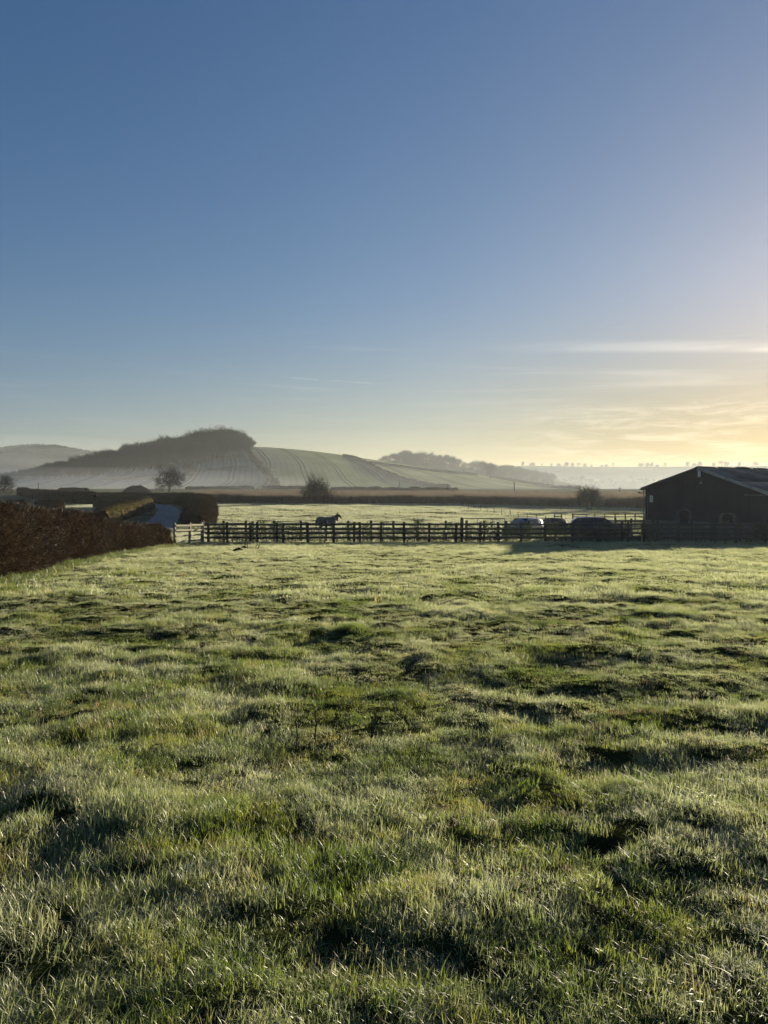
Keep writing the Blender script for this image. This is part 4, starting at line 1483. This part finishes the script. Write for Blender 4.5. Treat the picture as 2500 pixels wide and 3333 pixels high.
for sx_, nm in ((SL, 'side_wall'), (SR, 'side_wall')):
    ztop = zl if sx_ < 0 else zr
    MB().box((sx_ + (.065 if sx_ < 0 else -.065), LEN / 2 + .13, (ztop - .1) / 2), (.13, LEN - .3, ztop - .1)).obj(nm, M['clad'], barn)
gb = MB()
gv3 = [(a, LEN + .01, c_) for a, b_, c_ in gv]; gv4 = [(a, LEN + .13, c_) for a, b_, c_ in gv]
gb.add(gv3 + gv4, [(4, 3, 2, 1, 0), (5, 6, 7, 8, 9)] + [(i_, (i_ + 1) % 5, (i_ + 1) % 5 + 5, i_ + 5) for i_ in range(5)])
gb.obj('rear_gable', M['clad'], barn)


def roof_sheet(sa, za, sb, zb_, y0, y1, name, mat, lift=0.0):
    """corrugated sheet between two eave heights, corrugations running up the slope"""
    n = int((y1 - y0) / .0365)
    ya = np.linspace(y0, y1, n)
    wv = .022 * np.cos(np.arange(n) * math.pi / 2)
    L_ = math.hypot(sb - sa, zb_ - za); nx, nz = -(zb_ - za) / L_, (sb - sa) / L_
    if nz < 0:
        nx, nz = -nx, -nz
    v = []
    for (a, b) in ((sa, za), ((sa + sb) / 2, (za + zb_) / 2 - .01), (sb, zb_)):
        for th in (0,):
            v.append(np.stack([a + nx * (wv + lift), ya, b + nz * (wv + lift)], -1))
    V_ = np.concatenate(v); i_ = np.arange(n - 1)
    F_ = np.concatenate([np.stack([i_, i_ + 1, i_ + n + 1, i_ + n], -1), np.stack([i_ + n, i_ + n + 1, i_ + 2 * n + 1, i_ + 2 * n], -1)])
    o = obj(name, mesh_from(name, V_, F_, [mat], True), barn)
    md = o.modifiers.new('thick', 'SOLIDIFY'); md.thickness = .012; md.offset = -1
    return o


# every sheet of the roof is laid separately: two courses each side
NB = 12
for side, (se, ze) in (('l', (SL - .22, zl - .055)), ('r', (SR + .25, zr - .08))):
    ms, mz = se * .52, zap + (ze - zap) * .52
    for b in range(NB):
        y0 = -.28 + (LEN + .5) / NB * b; y1 = y0 + (LEN + .5) / NB + .05
        mt = M['roof_pale'] if (b * 7 + (side == 'r') * 3) % 5 == 1 else M['roof']
        roof_sheet(0, zap, ms, mz, y0, y1, 'roof_sheet', mt, .05 + .006 * (b % 2) + .02 + rnd.uniform(0, .01))
        roof_sheet(ms * .97, zap + (mz - zap) * .97, se, ze, y0, y1, 'roof_sheet', M['roof_pale'] if (b * 5 + 2) % 6 == 1 else M['roof'], .02 + .006 * (b % 2) + rnd.uniform(0, .01))
# ridge caps, some humped where the old vents sit
for b in range(13):
    y0 = -.3 + 2.04 * b
    hump = .07 if b in (2, 4, 7, 10) else rnd.uniform(0, .025)
    mb = MB(); vs = []
    for j in range(7):
        f = j / 6; hz = hump * math.sin(f * math.pi) ** .7
        yy = y0 + f * 2.06
        for (a, c_) in ((-.30, -.02), (-.14, .07), (0, .12), (.14, .07), (.30, -.04)):
            vs.append((a, yy, zap + .04 + c_ + hz + .006 * (b % 2)))
    mb.add(vs, [(j * 5 + i_, j * 5 + i_ + 1, (j + 1) * 5 + i_ + 1, (j + 1) * 5 + i_) for j in range(6) for i_ in range(4)])
    o = mb.obj('ridge_cap', M['roof'], barn, True)
    md = o.modifiers.new('thick', 'SOLIDIFY'); md.thickness = .015
# barge boards, gutter
for (se, ze, mt) in ((SL - .22, zl - .055, M['clad']), (SR + .25, zr - .08, M['barge'])):
    a0 = Vector((0, -.31, zap + .06)); a1 = Vector((se, -.31, ze + .03))
    dv = (a1 - a0)
    upv = Vector((-dv.z, 0, dv.x)).normalized()
    if upv.z < 0:
        upv = -upv
    v = []
    for p in (a0, a1):
        for (t_, d_) in ((-.16, 0), (.05, 0), (.05, .035), (-.16, .035)):
            v.append(p + upv * t_ + Vector((0, d_, 0)))
    MB().add(v, [(0, 1, 5, 4), (1, 2, 6, 5), (2, 3, 7, 6), (3, 0, 4, 7), (0, 3, 2, 1), (4, 5, 6, 7)]).obj('barge_board', mt, barn)
MB().tube([(SL - .30, -.3, zl - .1), (SL - .30, LEN, zl - .12)], .06, 6).obj('gutter', M['gate'], barn)
MB().tube([(SL - .09, -.1, zl - .18), (SL - .09, -.1, .1)], .04, 6).obj('downpipe', M['gate'], barn)
# openings with arched stone surrounds
for (c0, w0, z0, z1) in ops:
    wd_ = w0 / 2; t_ = .2
    inner = [(-wd_, z0)] + [(-wd_ * math.cos(a), z1 - .2 + .2 * math.sin(a)) for a in np.linspace(0, math.pi, 9)] + [(wd_, z0)]
    outer = [(-wd_ - t_, z0)] + [(-(wd_ + t_) * math.cos(a) ** 1 if True else 0, z1 - .12 + .22 * math.sin(a)) for a in np.linspace(0, math.pi, 9)] + [(wd_ + t_, z0)]
    k = len(inner)
    v = [(c0 + a, -.085, b) for a, b in inner] + [(c0 + a, -.085, b) for a, b in outer] + [(c0 + a, -.002, b) for a, b in inner] + [(c0 + a, -.002, b) for a, b in outer]
    f = []
    for i_ in range(k - 1):
        f += [(i_, i_ + 1, k + i_ + 1, k + i_), (2 * k + i_, i_, i_ + 0, 2 * k + i_)] if False else [(i_, k + i_, k + i_ + 1, i_ + 1), (i_, i_ + 1, 2 * k + i_ + 1, 2 * k + i_), (k + i_, 3 * k + i_, 3 * k + i_ + 1, k + i_ + 1)]
    op = MB().add(v, f).obj('window_opening', M['stone'], barn)
    MB().add([(c0 + a, -.008, b) for a, b in inner], [tuple(range(k))[::-1]]).obj('recess', M['dark'], op)
    MB().box((c0, -.09, z0 - .04), (w0 + .5, .17, .08), bev=.01).obj('sill', M['stone'], op)
MB().box(((door[0] + door[1]) / 2, -.06, door[3] / 2), (door[1] - door[0], .06, door[3] - .04)).obj('sliding_door', M['clad'], barn)
MB().box(((door[0] + door[1]) / 2 - .3, -.1, door[3] + .04), (door[1] - door[0] + .9, .05, .1)).obj('door_track', M['gate'], barn)
MB().tube([(SL + .26, -.085, .2), (SL + .26, -.085, zl - .3)], .03, 6).obj('cable_duct', M['gate'], barn)
MB().tube([(-2.0, -.085, 1.3), (-2.0, -.085, 2.25)], .025, 6).obj('cable_duct', M['gate'], barn)
# things fixed on the barn
bM = Matrix.Translation((AX, D, bz)) @ Matrix.Rotation(ang, 4, 'Z')


def on_barn(s, y, z):
    return bM @ Vector((s, y, z))


r = root('notice', on_barn(-4.3, -.07, E - .10), ang, 'small white notice with dark print on the barn wall near its left corner', 'sign')
MB().box((0, 0, 0), (.29, .012, .50)).obj('board', M['white'], r)
for (zc, hh, ww) in ((.09, .13, .12), (-.06, .03, .20), (-.11, .03, .17), (-.16, .03, .2)):
    MB().box((0, -.009, zc), (ww, .006, hh)).obj('print', M['gate'], r)
r = root('gable_lamp', on_barn(.02, -.075, zap - .36), ang, 'pale upright lamp fitting under the barn gable peak', 'lamp')
MB().box((0, -.03, 0), (.22, .07, .52), bev=.02).obj('housing', M['white'], r)
MB().tube([(.2, -.02, -.62), (.28, -.16, -.52), (.34, -.2, -.40)], .022, 5).obj('bracket', M['metal'], r)
MB().box((.24, -.17, -.70), (.14, .12, .12), bev=.015).obj('sensor', M['metal'], r)
r = root('floodlight', on_barn(SL - .1, -.12, zl - .33), ang, 'small floodlight on a bracket at the left eave of the barn', 'lamp')
MB().tube([(.1, .05, .05), (-.1, -.05, .03), (-.22, -.08, .0)], .02, 5).obj('bracket', M['metal'], r)
MB().box((-.3, -.1, -.03), (.26, .14, .11), Matrix.Rotation(.35, 3, 'Y'), .015).obj('head', M['gate'], r)

# ------------------------------------------------------------------ cars
def paint(name, col, rough=.3, metal=.4):
    m, nt, out = mat_new(name)
    pos = nd(nt, 'ShaderNodeTexCoord').outputs['Object']
    n = noise(nt, pos, 3.0, 5)
    c = mixc(nt, mrange(nt, n, .5, .75, 0, .35), col, (.22, .21, .19))
    p = nd(nt, 'ShaderNodeBsdfPrincipled', {'Base Color': c, 'Roughness': rough, 'Metallic': metal, 'Coat Weight': .6, 'Coat Roughness': .15})
    nt.links.new(p.outputs[0], out.inputs[0])
    return m


M['glass'] = simple('car_glass', (.02, .024, .026), .12, .2)
M['rubber'] = simple('tyre_rubber', (.02, .02, .02), .8, .2)
M['rim'] = simple('alloy_rim', (.4, .4, .4), .35, .1, metal=.8)
M['lens_red'] = simple('red_lens', (.25, .01, .01), .2, .1)
M['lens_clear'] = simple('clear_lens', (.6, .6, .62), .15, .1)
M['silver_paint'] = paint('silver_paint', (.11, .113, .117), .42, .3)
M['red_paint'] = paint('dark_red_paint', (.055, .010, .012), .25, .2)
M['black_trim'] = simple('black_trim', (.015, .015, .016), .6, .1)


def car(name, loc, rz, mat, label, L=3.95, W=1.72, H=1.48, stations=None):
    """hatchback, nose towards +x"""
    r = root(name, loc, rz, label, 'car')
    # station: x, half width, sill z, belt z, roof z, roof half width
    st = stations or [(-.5, .60, .42, .72, .74, .55), (-.485, .74, .30, .86, .95, .60), (-.45, .82, .24, .93, 1.20, .60), (-.37, .855, .22, .95, 1.42, .60), (-.25, .86, .2, .94, 1.475, .60), (-.05, .86, .2, .93, 1.485, .60),
          (.08, .86, .2, .92, 1.44, .595), (.17, .86, .2, .915, 1.25, .60), (.255, .855, .2, .91, .985, .66), (.36, .84, .2, .86, .90, .66), (.44, .80, .22, .76, .80, .62), (.485, .70, .28, .62, .66, .55), (.5, .58, .38, .55, .56, .48)]
    ks = H / 1.485
    prof = []
    for (fx, w, zs, zb_, zr_, wr) in st:
        x = fx * L; kw = W / 1.72
        w *= kw; wr *= kw
        prof.append([(x, 0, zs), (x, w * .93, zs), (x, w, zs + .2), (x, w * 1.0, zb_ * .8), (x, w * .965, zb_ * ks), (x, wr * 1.03, zb_ * ks + (zr_ * ks - zb_ * ks) * .92), (x, wr * .86, zr_ * ks), (x, 0, zr_ * ks + .025)])
    k = len(prof[0]); v = []
    for sgn in (1, -1):
        for p in prof:
            v += [(a, b * sgn, c_) for a, b, c_ in p]
    n = len(prof); f = []
    off = n * k
    for i_ in range(n - 1):
        for j in range(k - 1):
            q = (i_ * k + j, i_ * k + j + 1, (i_ + 1) * k + j + 1, (i_ + 1) * k + j)
            f.append(q[::-1]); f.append(tuple(off + t_ for t_ in q))
    for e, fl in ((0, 1), (n - 1, 0)):
        loop = [e * k + j for j in range(k)] + [off + e * k + j for j in range(k - 1, -1, -1)]
        f.append(tuple(loop if fl else loop[::-1]))
    bm = bmesh.new()
    bv = [bm.verts.new(q) for q in v]
    for q in f:
        bm.faces.new([bv[t_] for t_ in q])
    bmesh.ops.remove_doubles(bm, verts=bm.verts, dist=.0005)
    bmesh.ops.recalc_face_normals(bm, faces=bm.faces)
    me = bpy.data.meshes.new('body'); bm.to_mesh(me); bm.free()
    me.materials.append(mat)
    me.polygons.foreach_set('use_smooth', np.ones(len(me.polygons), bool))
    obj('body', me, r)
    P_ = np.array(prof)

    def panel(ia, ib, ja, jb, name, mt, ins=.06, outw=.008, sgn=1):
        """a panel lying just proud of the body between two stations and two rings"""
        a, b, c_, d_ = P_[ia, ja], P_[ib, ja], P_[ib, jb], P_[ia, jb]
        cen = (a + b + c_ + d_) / 4
        q = [cen + (t_ - cen) * (1 - ins) for t_ in (a, b, c_, d_)]
        nn_ = np.cross(q[1] - q[0], q[3] - q[0]); nn_ /= np.linalg.norm(nn_) + 1e-9
        if np.dot(nn_, cen - np.array([cen[0] * .6, 0, .7])) < 0:
            nn_ = -nn_
        q = [t_ + nn_ * outw for t_ in q] + [t_ - nn_ * .02 for t_ in q]
        q = [(t_[0], t_[1] * sgn, t_[2]) for t_ in q]
        return MB().add(q, [(0, 1, 2, 3), (7, 6, 5, 4), (0, 4, 5, 1), (1, 5, 6, 2), (2, 6, 7, 3), (3, 7, 4, 0)]).obj(name, mt, r)

    def across(ia, ib, name, mt, ins=.1, outw=.014):
        a, b = P_[ia, 5], P_[ib, 5]
        ya, yb = P_[ia, 5][1] * (1 - ins), P_[ib, 5][1] * (1 - ins)
        za, zb2 = max(P_[ia, 6][2], P_[ia, 5][2]), max(P_[ib, 6][2], P_[ib, 5][2])
        q = []
        for y_ in (-1, 1):
            q += [(a[0], ya * y_, za + .028), (b[0], yb * y_, zb2 + .028)]
        q2 = [(x_, y_, z_ - .03) for x_, y_, z_ in q]
        return MB().add(q + q2, [(0, 1, 3, 2), (6, 7, 5, 4), (0, 2, 6, 4), (2, 3, 7, 6), (3, 1, 5, 7), (1, 0, 4, 5)]).obj(name, mt, r)
    across(6, 8, 'windscreen', M['glass']); across(1, 3, 'rear_window', M['glass'])
    for sgn in (1, -1):
        panel(2, 4, 4, 5, 'side_window', M['glass'], .12, .012, sgn)
        panel(4, 5, 4, 5, 'side_window', M['glass'], .06, .012, sgn)
        panel(5, 7, 4, 5, 'side_window', M['glass'], .08, .012, sgn)
        for (xc, nm) in ((.335 * L, 'wheel'), (-.315 * L, 'wheel')):
            yw = sgn * W * .5 * .93
            w_ = MB().tube([(xc, yw - sgn * .10, .31), (xc, yw - sgn * .085, .31), (xc, yw + sgn * .075, .31), (xc, yw + sgn * .09, .31)], [.27, .31, .31, .27], 20).obj('wheel', M['rubber'], r)
            MB().tube([(xc, yw + sgn * .088, .31), (xc, yw + sgn * .098, .31)], [.2, .18], 14).obj('rim', M['rim'], w_)
            ar = MB().tube([(xc, yw - sgn * .12, .33), (xc, yw + sgn * .062, .33)], [.375, .375], 22).obj('wheel_arch', M['black_trim'], r)
        MB().box((.145 * L, sgn * (W / 2 + .08), .98), (.12, .2, .14), bev=.03).obj('door_mirror', mat, r)
        MB().box((.44 * L, sgn * W * .36, .68), (.22, .28, .14), Matrix.Rotation(-.25 * sgn, 3, 'Z'), .04).obj('headlight', M['lens_clear'], r)
        MB().box((-.475 * L, sgn * W * .385, .92), (.12, .17, .26), None, .03).obj('tail_light', M['lens_red'], r)
        for (x0, x1) in ((-.02, .165), (-.21, -.035)):
            MB().box(((x0 + x1) / 2 * L - .25, sgn * (W / 2 + .004), .86), (.16, .03, .03), bev=.008).obj('door_handle', mat, r)
    MB().box((.49 * L, 0, .42), (.12, W * .66, .16), bev=.03).obj('grille', M['black_trim'], r)
    MB().box((-.49 * L, 0, .48), (.1, W * .75, .16), bev=.03).obj('rear_bumper', M['black_trim'], r)
    return r


cx_, cy2 = fz(1131, 57)
car('parked_car', (cx_, cy2, gz(cx_, cy2) + .02), R(-131), M['silver_paint'], 'silver hatchback parked behind the dark fence, seen over the top rail', L=3.9, W=1.75, H=1.43)
cx_, cy2 = fz(1292, 53.5)
car('parked_car', (cx_, cy2, gz(cx_, cy2) + .03), R(-8), M['red_paint'], 'dark red hatchback parked broadside behind the fence, left of the barn', L=4.1, W=1.78, H=1.50)

# ------------------------------------------------------------------ horse in its rug
M['coat'] = simple('horse_coat', (.022, .016, .012), .6, .3, 4)
M['rug'] = simple('horse_rug', (.06, .064, .07), .8, .2, 3, .01)
M['neck_rug'] = simple('dark_neck_cover', (.028, .028, .030), .8, .2, 3, .01)


def skin(name, verts, edges, radii, mat, parent, root_i=0, levels=2):
    me = bpy.data.meshes.new(name)
    me.from_pydata([tuple(v) for v in verts], edges, [])
    o = bpy.data.objects.new(name, me)
    COL.objects.link(o)
    md = o.modifiers.new('skin', 'SKIN')
    for i_, rr in enumerate(radii):
        sv = me.skin_vertices[0].data[i_]
        sv.radius = rr if hasattr(rr, '__len__') else (rr, rr)
        sv.use_root = i_ == root_i
    sd = o.modifiers.new('sub', 'SUBSURF'); sd.levels = levels; sd.render_levels = levels
    dg = bpy.context.evaluated_depsgraph_get()
    m2 = bpy.data.meshes.new_from_object(o.evaluated_get(dg))
    m2.materials.clear(); m2.materials.append(mat)
    m2.polygons.foreach_set('use_smooth', np.ones(len(m2.polygons), bool))
    bpy.data.objects.remove(o)
    m2.name = name
    return obj(name, m2, parent)


hx, hy = fz(706, 74)
horse = root('horse', (hx, hy, gz(hx, hy) - .02), R(14), 'dark horse in a grey rug standing behind the fence, head up and facing right', 'horse')
hv = [(0, 0, 1.13), (.38, 0, 1.13), (.66, 0, 1.15), (-.35, 0, 1.16), (-.68, 0, 1.18),           # 0-4 barrel
      (.86, 0, 1.36), (1.0, 0, 1.60), (1.09, 0, 1.79),                                             # 5-7 neck, poll
      (1.24, 0, 1.66), (1.40, 0, 1.46), (1.46, 0, 1.38),                                            # 8-10 head, muzzle
      (.62, .17, .86), (.60, .18, .50), (.60, .18, .14), (.66, .18, .04),                           # near fore
      (.62, -.17, .86), (.68, -.18, .50), (.68, -.18, .14), (.74, -.18, .04),
      (-.62, .18, .88), (-.56, .19, .66), (-.80, .19, .48), (-.76, .19, .13), (-.70, .19, .04),     # near hind: knee forward, hock back
      (-.62, -.18, .88), (-.50, -.19, .66), (-.73, -.19, .48), (-.69, -.19, .13), (-.63, -.19, .04)]
he = [(0, 1), (1, 2), (0, 3), (3, 4), (2, 5), (5, 6), (6, 7), (7, 8), (8, 9), (9, 10), (2, 11), (11, 12), (12, 13), (13, 14), (2, 15), (15, 16), (16, 17), (17, 18),
      (4, 19), (19, 20), (20, 21), (21, 22), (22, 23), (4, 24), (24, 25), (25, 26), (26, 27), (27, 28)]
hr = [(.30, .33), (.28, .33), (.24, .30), (.29, .32), (.25, .30), (.15, .23), (.10, .17), (.085, .12), (.09, .13), (.065, .085), (.055, .06),
      .11, .065, .045, .055, .11, .065, .045, .055, .15, .10, .06, .045, .055, .15, .10, .06, .045, .055]
skin('body', hv, he, hr, M['coat'], horse)
for sgn in (1, -1):
    MB().tube([(1.07, sgn * .06, 1.86), (1.09, sgn * .075, 1.95), (1.10, sgn * .07, 2.04)], [.035, .04, .006], 6).obj('ear', M['coat'], horse, True)
MB().tube([(-.93, 0, 1.36), (-1.04, 0, 1.20), (-1.06, 0, .85), (-1.04, 0, .5)], [.05, .07, .075, .02], 7).obj('tail', M['coat'], horse, True)
mb = MB()
for k in range(9):
    t_ = k / 8
    p = Vector((.72, 0, 1.52)).lerp(Vector((1.06, 0, 1.93)), t_)
    mb.tube([p, p + Vector((-.05, .05, -.05)), p + Vector((-.06, .10, -.2))], [.03, .035, .01], 5)
mb.obj('mane', M['coat'], horse, True)
MB().box((1.425, .0, 1.53), (.03, .06, .2), Matrix.Rotation(.75, 3, 'Y'), .01).obj('blaze', M['white'], horse)


def loft(rings, name, mat, parent):
    k = len(rings[0]); v = [p for r_ in rings for p in r_]
    f = [(i_ * k + j, i_ * k + j + 1, (i_ + 1) * k + j + 1, (i_ + 1) * k + j) for i_ in range(len(rings) - 1) for j in range(k - 1)]
    o = obj(name, mesh_from(name, v, f, [mat], True), parent)
    md = o.modifiers.new('thick', 'SOLIDIFY'); md.thickness = .02; md.offset = 1
    return o


rings = []
for (x_, zc, ry, rz_, low) in ((-1.02, 1.16, .14, .22, .85), (-.98, 1.18, .30, .32, .72), (-.68, 1.18, .37, .41, .66), (-.35, 1.16, .385, .40, .66), (0, 1.14, .385, .395, .66), (.38, 1.14, .38, .415, .66), (.62, 1.18, .345, .43, .7), (.78, 1.24, .29, .40, .78), (.90, 1.24, .16, .30, .86)):
    rg = []
    for a in np.linspace(-1.0, 1.0, 17):
        th = a * math.pi * .5 * 1.15
        z_ = zc + rz_ * math.cos(th); y_ = ry * math.sin(np.clip(th, -math.pi / 2, math.pi / 2))
        if abs(a) > .82:
            z_ = zc + (low - zc) * (abs(a) - .70) / .30
            y_ = ry * 1.03 * (1 if a > 0 else -1)
        rg.append((x_, y_, z_))
    rings.append(rg)
loft(rings, 'rug', M['rug'], horse)
rings = []
for (cxn, czn, rr, hh) in ((.80, 1.31, .20, .36), (.86, 1.38, .185, .31), (.93, 1.50, .15, .25), (1.0, 1.62, .125, .205), (1.045, 1.72, .11, .16)):
    rg = []
    nx, nz = -.80, .60
    for a in np.linspace(-math.pi * .92, math.pi * .92, 17):
        rg.append((cxn + nx * hh * math.cos(a), rr * math.sin(a), czn + nz * hh * math.cos(a)))
    rings.append(rg)
loft(rings, 'neck_cover', M['neck_rug'], horse)

# ------------------------------------------------------------------ small things in the grass
M['dead'] = simple('dead_stem', (.05, .035, .025), .9, .3, 8)
for (px, yb, yt, ln, lb) in ((926, 1497, 1440, -.06, 'thin dead dock stem standing in the grass right of the middle'), (639, 1625, 1556, .01, 'left one of two thin dead stems in the grass'), (681, 1602, 1545, -.02, 'right one of two thin dead stems in the grass')):
    x, y = at(px, yb, 3)
    h = (yb - yt) / 1659 * y * 1.1
    z = gz(x, y)
    r = root('dead_dock', (x, y, z - .03), 0, lb, 'plant', 'dead stems in the grass')
    MB().tube([(0, 0, -.03), (ln * h * .4, 0, h * .4), (ln * h * .3 + .01, 0, h * .75), (ln * h, .01, h + .03)], [.006, .005, .0045, .003], 5).obj('stem', M['dead'], r)
    for k in range(6):
        zz_ = h * (.35 + .1 * k)
        sg = 1 if k % 2 else -1
        MB().tube([(ln * zz_ * .6, 0, zz_), (ln * zz_ * .6 + sg * .018, .004, zz_ + .022)], [.004, .002], 4).obj('side_shoot', M['dead'], r)
x, y = at(538, 1187, 10)
r = root('dead_twigs', (x, y, gz(x, y)), 0, 'small tangle of dark dead twigs in the grass near the left fence end', 'twigs')
for (a, b, c_) in ((-.2, 0, .5), (-.1, .1, .42), (.35, .05, .28), (.5, -.05, .34)):
    MB().tube([(a * .8, 0, -.05), (a, b, c_ * .7), (a + .08, b, c_), (a + .16, b, c_ * .5)], [.022, .018, .014, .006], 5).obj('twig', M['dead'], r)
M['mole'] = canopy('molehill_soil', [(.3, (.015, .011, .008)), (.7, (.04, .03, .022))], 8, 30, .02, .1)
for (px, py, w_, lb) in ((515, 1191, .35, 'dark tussock mound near the fence, left one of a close pair'), (527, 1186, .30, 'dark tussock mound near the fence, right one of a close pair'), (1745 * .6636 - 12, 1201, .2, 'tiny dark molehill on the shadow edge right of the middle')):
    x, y = at(px, py, 10)
    mb = MB(); vs = []; fs = []
    for i_ in range(14):
        for j in range(5):
            a = 6.283 * i_ / 14; rr = j / 4
            vs.append((w_ * rr * math.cos(a), w_ * rr * math.sin(a), w_ * .55 * (1 - rr ** 1.8) + rnd.uniform(-.02, .02) * (1 - rr)))
    for i_ in range(14):
        for j in range(4):
            fs.append((i_ * 5 + j, ((i_ + 1) % 14) * 5 + j, ((i_ + 1) % 14) * 5 + j + 1, i_ * 5 + j + 1))
    tag(mb.add(vs, fs).obj('molehill', M['mole'], None, True), lb, 'mound', 'dark mounds in the paddock').location = (x, y, gz(x, y) - .02)
# ------------------------------------------------------------------ morning haze
def volume_box(name, lo, hi, dens, col, aniso):
    m, nt, out = mat_new(name + '_air')
    pv = nd(nt, 'ShaderNodeVolumePrincipled', {'Color': (*col, 1), 'Density': dens, 'Anisotropy': aniso})
    nt.links.new(pv.outputs[0], out.inputs['Volume'])
    m.cycles.homogeneous_volume = True if hasattr(m.cycles, 'homogeneous_volume') else True
    mb = MB().box([(a + b) / 2 for a, b in zip(lo, hi)], [b - a for a, b in zip(lo, hi)])
    return tag(mb.obj(name, m), kind='stuff')


volume_box('haze', (-4900, -4900, -10), (4900, 4900, 86), HAZE, (.84, .92, 1.0), .43)


def mist(loc, rad, dens):
    m, nt, out = mat_new('mist_air')
    pv = nd(nt, 'ShaderNodeVolumePrincipled', {'Color': (.86, .92, 1.0, 1), 'Density': dens, 'Anisotropy': .3})
    nt.links.new(pv.outputs[0], out.inputs['Volume'])
    bm = bmesh.new()
    bmesh.ops.create_icosphere(bm, subdivisions=4, radius=1)
    for v in bm.verts:
        v.co = Vector((v.co.x * rad[0], v.co.y * rad[1], v.co.z * rad[2]))
    me = bpy.data.meshes.new('mist'); bm.to_mesh(me); bm.free()
    me.materials.append(m)
    tag(obj('mist', me, None, loc), kind='stuff')


# low banks of fog lying in the valley; nearest ones added to brighten slopes behind
for (loc, rad, dens) in (((-300, 525, 6), (150, 72, 17), .0030), ((-165, 424, 1), (165, 50, 14), .0034), ((-90, 590, 12), (150, 70, 15), .0014), ((20, 385, 2), (280, 60, 27), .0008),
                         ((-420, 810, 14), (330, 60, 44), .0030), ((330, 960, 8), (330, 130, 34), .0005)):
    for kz, kr in ((1.25, 1.0), (.95, .9), (.68, .8), (.42, .7)):          # thinning upwards
        mist(loc, (rad[0] * kr, rad[1] * kr, rad[2] * kz), dens / 4)
